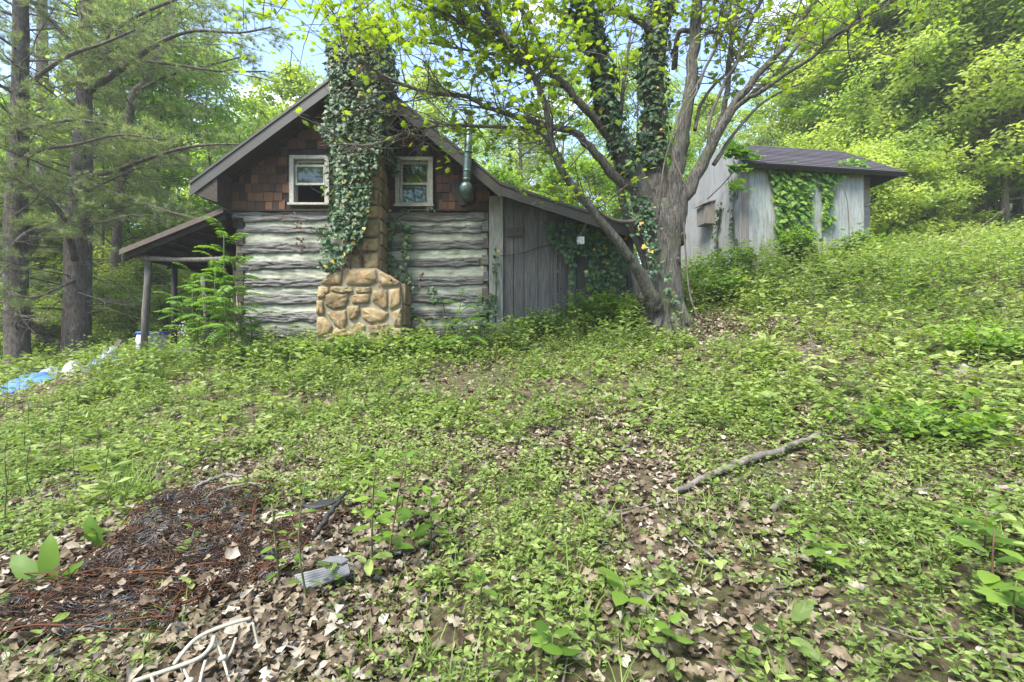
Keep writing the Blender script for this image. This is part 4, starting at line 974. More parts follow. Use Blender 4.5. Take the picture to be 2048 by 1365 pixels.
grp([('slim', 1920, 16, 1.1), ('slim', 1895, 17, 1.0), ('slim', 1990, 17.5, 1.0), ('slim', 2035, 16, 1.1), ('slim', 1868, 19, 1.0)],
    'thin dark-trunked tree at the edge of the right-hand woods', 'thin trees at the right edge', name='slender_tree')
grp([('bush', 1745, 14.5, 1.0), ('bush', 1790, 15, 1.1), ('bush', 1840, 14.5, .9), ('bush', 1760, 16.5, 1.4), ('bush', 1700, 16, 1.2), ('bush', 1660, 17, 1.3), ('under', 1740, 17.5, .75), ('under', 1800, 17, .8), ('bush', 1880, 15.5, .9), ('bush', 1600, 17.5, 1.2), ('bush', 1460, 16, 1.0)],
    'leafy bush beside and behind the pale shed', 'bushes beside the shed', name='bush', cat='bush')
t = plant_tree('tall3', 1968, 16.0, 1.0, 'thick brown tree trunk standing at the edge of the right-hand woods', None, crown=False); t.scale = (1.0, 1.0, .30)

for x_, y_, k_, s_ in ((-17, -15, 'tall1', 1.15), (-13, -17, 'dark', 1.35), (-10, -15, 'tall3', 1.05), (-6.5, -17, 'dark', 1.4), (-3, -16, 'tall1', 1.1), (3, -17, 'tall2', 1.2)):  # unseen trees, added only so the window panes reflect dark foliage
    plant_tree(k_, 0, y_, s_, 'unseen tall tree behind the viewer, added for the gable window reflections', 'unseen trees behind the viewer', x=x_)

# far wooded slopes, too distant to tell the trees apart
fw = Geo(); N = 30000
fx = rng.uniform(-85, 120, N); fy = rng.uniform(44, 64, N)
top = 5 + 5 * vnoise(fx * .12 + 9, fy * .08, 3) + np.clip(fx * .05, -2, 6)
fz = G(fx, fy) + top * rng.random(N) ** .8
cl = vnoise(fx * .45, fz * .45 + fy * .3, 2)
keep = cl > .33
fx, fy, fz, cl = fx[keep], fy[keep], fz[keep], cl[keep]; N = len(fx)
a = rng.random(N) * 6.28
fw.leaves(T_QUAD, np.c_[fx, fy, fz], np.c_[np.cos(a), np.sin(a), rng.normal(-.3, .4, N)], np.c_[rng.normal(0, .5, N), rng.normal(-.8, .5, N), np.ones(N)], rng.uniform(.35, .7, N), tint=np.clip(cl * .8 + rng.random(N) * .3, 0, 1))
o = fw.build('distant_woodland', MT['tree']); tag(o, 'hazy mass of far green woodland behind everything', 'woodland', kind='stuff')

# ---------------------------------------------------------------- pines
PN = np.array([(math.cos(a) * .55, math.sin(a) * .55, .84) for a in np.linspace(0, 6.28, 14)])
def tuft(geo, p, d, L, n, wdt=.0045):
    """bundles of needles: p (N,3), d (N,3)"""
    N = len(p); k = n
    pp = np.repeat(p, k, 0); dd = np.repeat(unit(d), k, 0) + rng.normal(0, .55, (N * k, 3))
    dd[:, 2] += .15
    geo.leaves(T_NEEDLE, pp, dd, rng.normal(0, 1, (N * k, 3)), L * rng.uniform(.7, 1.2, N * k), np.full(N * k, wdt), tint=np.repeat(rng.random(N), k) * .6 + .4 * rng.random(N * k))
def pine(name, label, path, big, seed, zlive, nb, blen, needles=True, group=None, right=None):
    R = random.Random(seed)
    q = smooth_path(path, 6, .8); base = q[0, :3].copy(); base[2] = g1(base[0], base[1])
    t = thing(name, label, 'tree', base, group)
    Geo().tube(q[:, :3], q[:, 3] * (1 + .35 * np.exp(-np.arange(len(q)) * .8)), 18, rough=.10, seed=seed).build('trunk', MT['pinebark'], t, smooth=True)
    br, tg, nd = Geo(), Geo(), Geo(); tp, td = [], []
    def side(lp, r, L, live):
        for k in range(2, len(lp)):
            for s_ in (-1, 1):
                if R.random() < .75:
                    a = unit(lp[k] - lp[k - 1]); sdv = unit(np.cross(a, (0, 0, 1)) * s_ + a * .7 + np.array([0, 0, R.gauss(.05, .25)]))
                    l2 = L * R.uniform(.16, .38); m_ = [lp[k], lp[k] + sdv * l2 * .5 + (0, 0, R.gauss(0, .05)), lp[k] + sdv * l2 + (0, 0, R.gauss(.03, .08))]
                    tg.tube(m_, [r * .45, r * .3, .004], 4)
                    for _ in range(2):
                        e_ = m_[1] + unit(sdv + np.array([R.gauss(0, .6), R.gauss(0, .6), R.gauss(0, .4)])) * l2 * .5
                        tg.tube([m_[1], e_], [r * .22, .003], 3)
                        if live: tp.extend([e_, m_[1] * .4 + e_ * .6]); td.extend([e_ - m_[1]] * 2)
                    if live:
                        for f in (.55, .75, 1.0, 1.0): tp.append(m_[0] + (m_[2] - m_[0]) * f + np.array([R.gauss(0, .04), R.gauss(0, .04), R.gauss(0, .04)])); td.append(sdv)
    for pts in big:
        lp = smooth_path(pts, 4, .7); br.tube(lp[:, :3], lp[:, 3], 8, rough=.12, seed=len(lp)); side(lp[3:, :3], .016, 1.9, True)
    for i in range(nb):
        f = (i + R.random()) / nb; z = q[0, 2] + 1.1 + f * (q[-1, 2] - q[0, 2] - 1.2)
        p = np.array([np.interp(z, q[:, 2], q[:, k]) for k in range(3)]); az = i * 2.4 + R.gauss(0, .5)
        live = z > zlive or R.random() < .10
        L = blen * R.uniform(.5, 1.1) * (1 if live else .7); el = R.gauss(-.05 if z < zlive else .18, .16)
        dd = np.array([math.cos(az) * math.cos(el), math.sin(az) * math.cos(el), math.sin(el)]); lp = [p]
        for k in range(7):
            dd = unit(dd + np.array([R.gauss(0, .12), R.gauss(0, .12), R.gauss(.03 if live else -.03, .11)])); lp.append(lp[-1] + dd * L / 7)
        lp = np.array(lp); r = .007 + .008 * L * R.uniform(.6, 1.0)
        br.tube(lp, np.linspace(r, .006, 8), 6, rough=.1, seed=i); side(lp, r * .6, L, live)
    br.build('limbs', MT['twigbark'] if False else MT['pinebark'], t, smooth=True).__setitem__('kind', 'stuff')
    tag(tg.build('twigs', MT['twigbark'], t), kind='stuff')
    if tp and needles:
        tuft(nd, np.array(tp), np.array(td), .16, 20, .009); tag(nd.build('needles', MT['pine'], t), kind='stuff')
    return t
p2b = [[(176, 183, 11.6, 10), (220, 154, 11.2, 8), (271, 117, 10.8, 7.5), (322, 84, 10.4, 6), (388, 62, 10.2, 4), (476, 66, 10.0, 3), (542, 55, 9.9, 2)],
       [(180, 175, 11.6, 9), (160, 110, 11.3, 7), (120, 60, 11, 6), (80, 20, 10.8, 5), (40, -20, 10.6, 3)],
       [(198, 117, 11.6, 5), (271, 121, 11.2, 4.5), (352, 130, 10.9, 4), (440, 143, 10.6, 3), (531, 143, 10.4, 2)],
       [(183, 352, 11.5, 7), (234, 341, 11.1, 6), (271, 326, 10.8, 5.5), (315, 311, 10.5, 5), (366, 297, 10.3, 4.5), (432, 289, 10.2, 3.5), (531, 291, 10.1, 2)],
       [(185, 366, 11.5, 6), (225, 385, 11.0, 5), (256, 396, 10.8, 4), (330, 421, 10.4, 3), (400, 440, 10.2, 2)],
       [(150, 520, 11.3, 9), (140, 480, 11.0, 9), (122, 430, 10.6, 8), (85, 390, 10.3, 7), (40, 360, 10.1, 6), (-30, 325, 9.9, 5)],
       [(165, 120, 11.6, 5), (230, 60, 11.0, 4.5), (300, 20, 10.6, 4), (380, -10, 10.3, 3)],
       [(150, 560, 11.4, 5), (120, 575, 11.0, 4.5), (70, 595, 10.6, 4), (20, 590, 10.4, 3)]]
pine('pine_tree', 'tall grey pine with bare lower limbs nearer the cabin porch', [(150, 742, 11.6, 34), (152, 700, 11.6, 30), (154, 620, 11.6, 28), (157, 500, 11.6, 27), (160, 400, 11.6, 25), (165, 300, 11.6, 20), (168, 200, 11.6, 16), (170, 100, 11.6, 14), (172, 0, 11.6, 13), (174, -150, 11.6, 8)], p2b, 31, 3.9, 64, 3.2)
p1b = [[(40, 190, 10.8, 8), (80, 150, 10.4, 6), (140, 110, 10, 5), (200, 90, 9.8, 4), (270, 60, 9.7, 2.5)], [(36, 260, 10.8, 7), (90, 250, 10.4, 5), (150, 240, 10.1, 4), (220, 250, 10, 3)],
       [(20, 500, 10.8, 7), (50, 470, 10.5, 6), (90, 455, 10.2, 5), (150, 470, 10, 3)], [(30, 330, 10.8, 7), (80, 300, 10.3, 6), (150, 290, 10.0, 4), (240, 270, 9.8, 3), (330, 280, 9.7, 2)]]
pine('pine_tree', 'lichen-flecked pine trunk nearest the left edge of the picture', [(36, 755, 10.9, 27), (35, 700, 10.9, 24), (33, 600, 10.9, 23), (32, 500, 10.9, 22.5), (33, 400, 10.9, 21), (36, 300, 10.9, 19), (40, 200, 10.9, 17), (42, 100, 10.9, 15), (42, 0, 10.9, 14), (42, -150, 10.9, 9)], p1b, 37, 3.9, 64, 3.2)
pine('pine_tree', 'leaning dark pine stem between the tall pine and the roof', [(215, 735, 14, 12), (225, 600, 14, 11), (240, 400, 14, 10), (262, 210, 14, 9.5), (289, 168, 14, 9), (311, 121, 14, 8.5), (330, 73, 14, 8), (344, 22, 14, 7), (355, -60, 14, 5)],
     [[(280, 180, 14, 5), (340, 150, 13.4, 4), (420, 130, 13, 3), (500, 110, 12.6, 2)]], 41, 4.2, 46, 2.8)
pine('pine_tree', 'pine standing behind the two big pines at left', [(90, 740, 15, 16), (88, 600, 15, 15), (86, 400, 15, 14), (85, 200, 15, 12), (84, 0, 15, 10), (84, -100, 15, 8)], [], 43, 4.2, 54, 2.8)
pine('pine_tree', 'soft blue-green pine seen over the lean-to roof', [(1045, 560, 19, 8), (1044, 450, 19, 7), (1042, 360, 19, 5), (1040, 270, 19, 3), (1040, 235, 19, 1.5)], [], 47, 3.0, 40, 2.0)
# ---------------------------------------------------------------- ivy and creepers
def stems_of(geo, lines, r):
    for ln in lines:
        geo.tube(np.array(ln, float), np.linspace(r, r * .45, len(ln)), 5, rough=.2)
LEAF_ME = {}
def leaf_mesh(key, tmpl, mat, t=.5):
    if key not in LEAF_ME:
        me = mesh_np('leaf', tmpl[0], tmpl[1], np.full(len(tmpl[0]), t), True); me.materials.append(MT[mat]); LEAF_ME[key] = me
    return LEAF_ME[key]
def place_leaf(root, me, p, d, n, L, W, name='leaf'):
    d = unit(d); x = unit(np.cross(d, n)); z = np.cross(x, d)
    o = link(name, me, None, root)
    M_ = Matrix(((x[0] * W, d[0] * L, z[0] * L, p[0]), (x[1] * W, d[1] * L, z[1] * L, p[1]), (x[2] * W, d[2] * L, z[2] * L, p[2]), (0, 0, 0, 1)))
    o.matrix_basis = M_
    return o
def ivy(name, label, cat, mat, tmpl, pts, nrm, size, lines, group=None, single=0, stem='twigbark', r=.012, down=.8, key='ivy', dead=None, flop=.35):
    """pts (N,3) on a surface, nrm (N,3) outwards"""
    pts = np.asarray(pts); N = len(pts)
    base = np.array(lines[0][0]); base[2] = min(base[2], g1(base[0], base[1]) + .02) if abs(base[2] - g1(base[0], base[1])) < .5 else base[2]
    root = thing(name, label, cat, base, group)
    sg = Geo(); stems_of(sg, lines, r); sg.build('stem', MT[stem], root, smooth=True)
    d = np.c_[rng.normal(0, .55, N), rng.normal(0, .3, N), -down + rng.normal(0, .45, N)] + nrm * .35
    nn = nrm + rng.normal(0, flop, (N, 3)) + np.array([0, 0, .45])
    L = size * rng.uniform(.6, 1.3, N); off = nrm * rng.uniform(.01, .10, N)[:, None]
    p = pts + off
    k = min(single, N)
    if k:
        sel = np.argsort(-(L + off.sum(1) * 0 - (p[:, 1] - p[:, 1].min()) * .05))[:k]
        for i in sel:
            tt = RND.choice((.2, .4, .6, .8))
            place_leaf(root, leaf_mesh((key, tt), tmpl, mat, tt), p[i], d[i], nn[i], L[i], L[i])
        m_ = np.ones(N, bool); m_[sel] = False
        p, d, nn, L = p[m_], d[m_], nn[m_], L[m_]
    g = Geo().leaves(tmpl, p, d, nn, L, tint=rng.random(len(p)) ** .8)
    tag(g.build('foliage', MT[mat], root), kind='stuff')
    if dead is not None and len(dead):
        n_ = len(dead); nr = np.tile([0, -1.0, 0], (n_, 1))
        g = Geo().leaves(T_CURL, np.array(dead) + rng.normal(0, .02, (n_, 3)) - (0, .03, 0), np.c_[rng.normal(0, .4, n_), rng.normal(-.2, .2, n_), -np.ones(n_)], nr + rng.normal(0, .5, (n_, 3)), .07, .05)
        tag(g.build('dead_leaves', MT['deadvine'], root), kind='stuff')
    return root
def in_poly(x, y, poly):
    c = np.zeros(len(x), bool); j = len(poly) - 1
    for i in range(len(poly)):
        (xi, yi), (xj, yj) = poly[i], poly[j]
        c ^= ((yi > y) != (yj > y)) & (x < (xj - xi) * (y - yi) / (yj - yi + 1e-9) + xi); j = i
    return c
def wall_pts(poly, D, dens, prox=None):
    a = np.array(poly); lo, hi = a.min(0), a.max(0)
    area = (hi - lo).prod() * (D / FPX) ** 2
    n = int(area * dens) + 1
    x, y = rng.uniform(lo[0], hi[0], n), rng.uniform(lo[1], hi[1], n)
    k = in_poly(x, y, poly) & (vnoise(x * .06 + 5, y * .06 + 9, 3) > .30 if prox is None else True)
    x, y = x[k], y[k]
    return np.stack([(x - 1024) / FPX * D, np.full(len(x), D), EYE + (682.5 - y) / FPX * D], 1)
def front(p): return np.tile(np.array([0, -1.0, 0]), (len(p), 1))
# chimney: front, both sides, top
ID = SF - .10
poly = [(700, 62), (655, 95), (660, 150), (668, 200), (655, 225), (640, 265), (665, 285), (672, 330), (676, 400), (670, 440), (676, 470), (650, 480), (640, 520), (652, 545), (690, 535), (700, 510), (728, 478), (742, 440), (746, 360), (756, 330), (766, 290), (770, 200), (786, 150), (784, 95), (740, 70)]
p1 = wall_pts(poly, ID, 900); n1 = front(p1); p1[:, 1] -= rng.uniform(0, .12, len(p1)) * np.clip(1.2 - np.abs(p1[:, 0] - cx(715, ID)) / .6, .2, 1)
ns = 900
pr_ = np.c_[np.full(ns, cx(764, SF)) + rng.uniform(-.02, .10, ns), rng.uniform(SF - .05, WD, ns), rng.uniform(cz(330, SF), cz(78, SF), ns)]
pl_ = np.c_[np.full(ns, cx(674, SF)) - rng.uniform(-.02, .12, ns), rng.uniform(SF - .05, WD, ns), rng.uniform(cz(470, SF), cz(78, SF), ns)]
pt_ = np.c_[rng.uniform(cx(676, SF), cx(768, SF), 260), rng.uniform(SF, WD + .1, 260), np.full(260, cz(76, SF)) + rng.uniform(0, .16, 260)]
pts = np.vstack([p1, pr_, pl_, pt_]); nr = np.vstack([n1, np.tile([1.0, -.4, .1], (ns, 1)), np.tile([-1.0, -.4, .1], (ns, 1)), np.tile([0, -.3, 1.0], (260, 1))])
ln = [[P(700, 545, ID), P(705, 480, ID), P(712, 400, ID), P(708, 300, ID), P(715, 200, ID), P(718, 90, ID)], [P(720, 530, ID), P(728, 440, ID), P(735, 330, ID), P(742, 200, ID), P(745, 100, ID)], [P(690, 530, ID), P(684, 420, ID), P(688, 300, ID), P(685, 180, ID)]]
ivy('ivy_vine', 'dark glossy ivy clothing the tall stone chimney', 'ivy', 'ivy', T_IVY, pts, nr, .086, ln, 'ivy on the cabin', single=220,
    dead=np.vstack([wall_pts([(690, 495), (735, 490), (735, 535), (700, 535)], SF - .02, 90), wall_pts([(750, 545), (790, 550), (790, 575), (760, 570)], CF - .02, 70)]))
wd = WD - .07
def wall_ivy(label, poly, dens, lines, size=.085, single=0, dead=None, group='ivy on the cabin', D=wd):
    p = wall_pts(poly, D, dens)
    return ivy('ivy_vine', label, 'ivy', 'ivy', T_IVY, p, front(p), size, [[P(a, b, D) for a, b in ln_] for ln_ in lines], group, single, dead=dead)
wall_ivy('ivy patch on the logs left of the chimney with withered red leaves', [(632, 450), (668, 455), (672, 500), (700, 540), (668, 548), (640, 535), (645, 490), (630, 470)], 420, [[(675, 545), (660, 510), (650, 460)]],
         dead=np.vstack([wall_pts([(650, 465), (668, 465), (664, 530), (648, 520)], wd, 160), wall_pts([(592, 450), (608, 450), (606, 505), (598, 505)], wd, 200), wall_pts([(540, 425), (665, 425), (640, 470), (560, 470)], wd, 14)]))
wall_ivy('twin ivy strands hanging on the logs right of the chimney', [(765, 430), (790, 432), (820, 455), (826, 480), (818, 500), (815, 540), (830, 575), (805, 600), (800, 560), (806, 500), (806, 462), (792, 455), (786, 500), (775, 505), (780, 460)], 480, [[(815, 600), (812, 540), (815, 470), (790, 445)], [(780, 500), (785, 460), (775, 435)]], dead=wall_pts([(835, 545), (850, 545), (848, 575), (835, 575)], wd, 120))
wall_ivy('ivy in the corner between chimney base and logs', [(758, 500), (785, 510), (800, 560), (825, 600), (835, 640), (818, 640), (808, 590), (790, 556), (760, 545)], 420, [[(830, 680), (815, 600), (775, 530)]])
wall_ivy('small slanting ivy sprig low on the right-hand logs', [(850, 570), (868, 575), (885, 595), (892, 605), (870, 608), (855, 590)], 380, [[(892, 640), (885, 600), (855, 575)]])
wall_ivy('ivy climbing the corner where logs meet the lean-to', [(955, 610), (985, 585), (1000, 600), (980, 640), (985, 680), (955, 680), (950, 640)], 380, [[(970, 690), (968, 640), (985, 590)]])
wall_ivy('thin ivy strand on the pale corner post', [(984, 500), (998, 500), (998, 570), (988, 575), (984, 540)], 260, [[(990, 680), (992, 560), (990, 500)]], .07)
wall_ivy('thick ivy curtain over the lean-to boards below the roof edge', [(1080, 445), (1130, 440), (1250, 475), (1255, 540), (1240, 580), (1215, 610), (1185, 600), (1170, 540), (1180, 520), (1150, 500), (1148, 560), (1135, 600), (1140, 540), (1118, 500), (1095, 470)], 760,
         [[(1145, 680), (1140, 580), (1135, 500), (1110, 455)], [(1215, 680), (1210, 580), (1200, 500), (1150, 460)]], .085, 40, dead=wall_pts([(1115, 485), (1130, 485), (1125, 600), (1112, 600)], wd, 60))
wall_ivy('faint creeper sprigs along the base of the shingles', [(780, 417), (870, 417), (872, 424), (780, 426)], 200, [[(790, 440), (820, 420), (868, 421)]], .06)

# bare dead vine hanging in front of the open window
bv = [[P(662, 345, 8.6), P(640, 352, 8.65), P(620, 350, 8.7), P(612, 362, 8.75), P(625, 378, 8.8), P(645, 388, 8.8)], [P(655, 330, 8.6), P(648, 350, 8.7), P(650, 372, 8.8), P(640, 385, 8.8)], [P(662, 318, 8.5), P(640, 315, 8.6), P(655, 340, 8.7), P(660, 372, 8.75)]]
g = Geo(); stems_of(g, bv, .006); vn = thing('dead_vine', 'thin bare vine loops dangling before the open gable window', 'vine', bv[0][0]); g.build('stem', MT['deadwood'], vn)
p = wall_pts([(635, 372), (655, 370), (655, 390), (638, 390)], 8.75, 250); tag(Geo().leaves(T_IVY, p, np.c_[rng.normal(0, .5, len(p)), 0 * p[:, 0], -np.ones(len(p))], front(p) + rng.normal(0, .4, p.shape), .07).build('leaves', MT['creeper'], vn), kind='stuff')

# ivy sleeves on the maple limbs
def sleeve(path, i0, i1, n, fat=1.0, side=None):
    q = path[i0:i1]; k = rng.integers(0, len(q) - 1, n); f = rng.random(n)[:, None]
    c = q[k] * (1 - f) + q[k + 1] * f; t = unit(q[k + 1, :3] - q[k, :3])
    a = rng.random(n) * 2 * np.pi
    if side is not None: a = rng.normal(side, .9, n)
    nv = np.c_[np.cos(a), np.sin(a), np.zeros(n)]; nv = unit(nv - t * (nv * t).sum(1)[:, None])
    return c[:, :3] + nv * (c[:, 3:4] * fat), nv
def limb_ivy(label, key, i0, i1, n, **k):
    p, nv = sleeve(PATH[key], i0, i1, n, **k)
    ln_ = [PATH[key][i0:i1:4, :3] + np.array([.02, -.03, 0]) - np.array([0, PATH[key][i0:i1:4, 3].mean(), 0])]
    ivy('ivy_vine', label, 'ivy', 'ivy', T_IVY, p, nv, .085, ln_, 'ivy on the maple', r=.015)
limb_ivy('ivy sleeve around the left upright limb of the maple', 'A', 10, 46, 1500)
limb_ivy('heavy ivy sleeve around the central limb of the maple', 'B', 8, 44, 1900, side=-2.2)
pT = []; nT = []
for (px, py, D, sx_, sz_, n) in ((1285, 430, 7.5, 22, 35, 150), (1300, 520, 7.5, 10, 40, 70), (1345, 600, 7.45, 8, 20, 26), (1330, 560, 7.45, 8, 30, 16)):
    for _ in range(n): pT.append(P(RND.gauss(px, sx_ * .6), RND.gauss(py, sz_ * .6), D)); nT.append((0, -1.0, .1))
ivy('ivy_vine', 'ivy tufts around the fork of the maple trunk', 'ivy', 'ivy', T_IVY, np.array(pT), np.array(nT), .08, [[P(1305, 650, 7.45), P(1300, 560, 7.45), P(1290, 480, 7.5), P(1280, 420, 7.5)]], 'ivy on the maple')
for lab, pts_ in (('woody vine stem twisting up the right side of the maple trunk', [(1396, 640, 7.4), (1380, 590, 7.4), (1372, 520, 7.45), (1368, 440, 7.4), (1372, 380, 7.2), (1345, 300, 7.25), (1368, 230, 7.2), (1395, 180, 7.2)]),
                  ('pale vine stem crossing the front of the maple fork', [(1318, 430, 7.35), (1322, 380, 7.2), (1328, 330, 7.2), (1345, 270, 7.2), (1365, 210, 7.25), (1382, 190, 7.3), (1400, 160, 7.35)])):
    q = smooth_path([(a, b, c, 1.7) for a, b, c in pts_], 6); tag(Geo().tube(q[:, :3], q[:, 3], 6, rough=.2).build('vine_stem', MT['twigbark'], smooth=True), lab, 'vine')

# creeper on the shed
def shed_pt(px, py, v=-.03):
    # where the sight line through a photo pixel meets the shed front, v metres behind it
    d = np.array([(px - 1024) / FPX, 1, (682.5 - py) / FPX]); o = np.array([0, 0, EYE]); p0 = sp(0, v, 0)
    t = np.dot(p0 - o, sn) / np.dot(d, sn); return o + d * t
def shed_creeper(label, poly, dens, lines, size=.13, key='creeper', mat='creeper', single=0):
    a = np.array(poly); lo, hi = a.min(0), a.max(0); n = int((hi - lo).prod() * (11.2 / FPX) ** 2 * dens)
    x, y = rng.uniform(lo[0], hi[0], n), rng.uniform(lo[1], hi[1], n); k = in_poly(x, y, poly); x, y = x[k], y[k]
    p = np.array([shed_pt(a_, b_) for a_, b_ in zip(x, y)])
    ivy('creeper_vine', label, 'vine', mat, T_IVY, p, np.tile(-sn, (len(p), 1)), size, [[shed_pt(*q) for q in l_] for l_ in lines], 'creepers on the shed', single, key=key, r=.014, flop=.4)
shed_creeper('broad green creeper curtain hanging on the middle of the shed front', [(1535, 335), (1570, 326), (1610, 325), (1625, 345), (1622, 420), (1618, 500), (1610, 525), (1590, 540), (1565, 520), (1548, 470), (1550, 400), (1540, 360)], 330, [[(1592, 540), (1590, 470), (1585, 400), (1580, 335)], [(1566, 525), (1568, 440), (1562, 350)]], single=70)
shed_creeper('narrower creeper strand beside the right edge of the shed front', [(1628, 350), (1660, 345), (1725, 330), (1728, 345), (1680, 355), (1665, 380), (1662, 420), (1668, 445), (1645, 460), (1640, 430), (1648, 400), (1636, 370)], 330, [[(1644, 540), (1645, 450), (1652, 380), (1640, 350)]], single=30)
shed_creeper('leafy creeper tip lying over the shed eave', [(1665, 330), (1700, 318), (1728, 322), (1728, 342), (1700, 345), (1675, 338)], 420, [[(1660, 345), (1690, 332), (1722, 332)]])
for lab, l_ in (('bare creeper stem on the left pale panel', [(1510, 520), (1502, 470), (1495, 430), (1490, 390)]), ('bare branching creeper stem near the right end of the shed front', [(1697, 520), (1698, 460), (1694, 400), (1682, 365)])):
    tag(Geo().tube(smooth_path([(*(q), 11.15, 1.6) for q in l_], 4)[:, :3] - (0, 0.0, 0), .01, 5).build('vine_stem', MT['twigbark']), lab, 'vine')
def side_pt(px, py):
    d = np.array([(px - 1024) / FPX, 1, (682.5 - py) / FPX]); o = np.array([0, 0, EYE]); t = np.dot(sp(-.06, 0, 0) - o, sd_) / np.dot(d, sd_); return o + d * t
for lab, l_ in (('twisted ivy strand nearest the corner of the shed', [(1478, 510), (1468, 470), (1466, 430), (1468, 390), (1462, 350)]), ('curling ivy strand in the middle of the shed end wall', [(1436, 525), (1434, 470), (1440, 430), (1444, 410)])):
    c = np.array([side_pt(*q) for q in l_]); n = 130; k = rng.integers(0, len(c) - 1, n); f = rng.random(n)[:, None]; p = c[k] * (1 - f) + c[k + 1] * f + rng.normal(0, .035, (n, 3))
    ivy('ivy_vine', lab, 'ivy', 'ivy', T_IVY, p, np.tile(-sd_, (n, 1)), .075, [c], 'ivy on the shed end wall', r=.016)
pc = []; 
for (px, py, n) in ((1465, 312, 60), (1490, 318, 30), (1480, 342, 26), (1478, 385, 22)):
    for _ in range(n): pc.append(P(RND.gauss(px, 13), RND.gauss(py, 5), 10.75))
ivy('creeper_vine', 'bright leafy creeper sprays at the left eave corner of the shed', 'vine', 'creeper', T_OVAL, np.array(pc), np.tile([0, -.2, 1.0], (len(pc), 1)), .15, [[P(1475, 400, 10.8), P(1478, 345, 10.75), P(1465, 315, 10.75)]], 'creepers on the shed', down=.2, flop=.3)
# ---------------------------------------------------------------- ground cover
def blocked(x, y, pad=0.0):
    b = (x > wx(470) - pad) & (x < wx(1268) + pad) & (y > WD - .02 - pad) & (y < WD + 5)
    b |= (x > cx(630) - pad) & (x < cx(806) + pad) & (y > CF - pad) & (y < WD + 1)
    u = (x - S0[0]) * sd_[0] + (y - S0[1]) * sd_[1]; v = (x - S0[0]) * sn[0] + (y - S0[1]) * sn[1]
    b |= (u > -pad) & (u < 4.1) & (v > -pad) & (v < 3.2)
    b |= np.hypot(x - mroot[0], y - mroot[1]) < .42
    b |= (x > wx(300)) & (x < wx(470)) & (y > WD) & (y < WD + 4)
    return b
_fb = (pg(1355, 995)[:2], pg(1630, 888)[:2])       # fallen branch
def bare(x, y):
    """0 where nothing grows (scrap heap, leaf patches), 1 in full cover"""
    q = np.ones_like(x)
    a = (x + 1.75) / 1.25; b = (y - 2.55) / .75; r = np.hypot(a * .95 + b * .25, b - a * .35)
    q *= np.clip((r - .66) / .35, 0.02, 1)
    q *= np.clip((np.hypot((x + 1.05) / .5, (y - 1.75) / .45) - .7) / .4, .06, 1)
    u_, v_ = 1024 + x / np.maximum(y, .5) * FPX, y
    q *= np.where((u_ < 175) & (v_ > 6.9) & (v_ < 9.8), .10, 1); q *= np.where((u_ > 175) & (u_ < 330) & (v_ > 7.9) & (v_ < 9.8), .25, 1)
    a_, b_ = _fb[0], _fb[1]; ab = b_ - a_; tt_ = np.clip(((x - a_[0]) * ab[0] + (y - a_[1]) * ab[1]) / (ab @ ab), 0, 1)
    q *= np.clip(np.hypot(x - a_[0] - ab[0] * tt_, y + .05 - a_[1] - ab[1] * tt_) / .22 - .3, .22, 1)
    q *= np.clip((np.hypot(x - mroot[0] - .7, y - mroot[1] + .35) - .4) / .8, .1, 1)
    return q
def field(n, x0, x1, y0, y1):
    x, y = rng.uniform(x0, x1, n), rng.uniform(y0, y1, n)
    k = (np.abs(x) < 1.28 * y + 1.6) & ~blocked(x, y); return x[k], y[k]
cover = Geo()
def whorls(x, y, h, nl, L_in, tilt=.15, tmpl=T_LEAF, geo=cover, tb=None, ratio=.55, stem=True):
    N = len(x)
    if N == 0: return
    pat = vnoise(x * 1.6 + 80, y * 1.6 + 15, 2); L = L_in * (.55 + 1.0 * pat) * np.where(rng.random(N) < .10, 1.3, 1.0)
    z = G(x, y); nl_ = nl; k = np.repeat(np.arange(N), nl_)
    a = rng.random(N)[k] * 6.28 + np.tile(np.arange(nl_) * 2.4, N) + rng.normal(0, .4, N * nl_)
    f = rng.uniform(.35, 1.0, N * nl_)
    lx, ly = rng.normal(0, .12, N) * h, rng.normal(0, .12, N) * h
    p = np.c_[x[k] + lx[k] * f, y[k] + ly[k] * f, z[k] + h[k] * f]
    d = np.c_[np.cos(a), np.sin(a), rng.normal(tilt, .3, N * nl_)]
    nn = np.c_[rng.normal(0, .55, N * nl_), rng.normal(-.15, .55, N * nl_), np.ones(N * nl_)]
    Ls = L[k] * rng.uniform(.6, 1.3, N * nl_); p += d * (Ls * .25)[:, None]
    t = (rng.random(N)[k] * .5 + rng.random(N * nl_) * .5) if tb is None else np.clip(tb[k] + rng.normal(0, .16, N * nl_), 0, 1)
    geo.leaves(tmpl, p, d, nn, Ls, Ls * ratio, tint=t)
    if stem:
        s_ = np.c_[x, y, z - .01]; dd = np.c_[lx, ly, h]
        geo.leaves(T_NEEDLE, s_, dd, np.c_[rng.normal(0, 1, N), rng.normal(0, 1, N), 0 * x], np.linalg.norm(dd, axis=1), np.maximum(.004, h * .02), tint=np.full(N, .1))
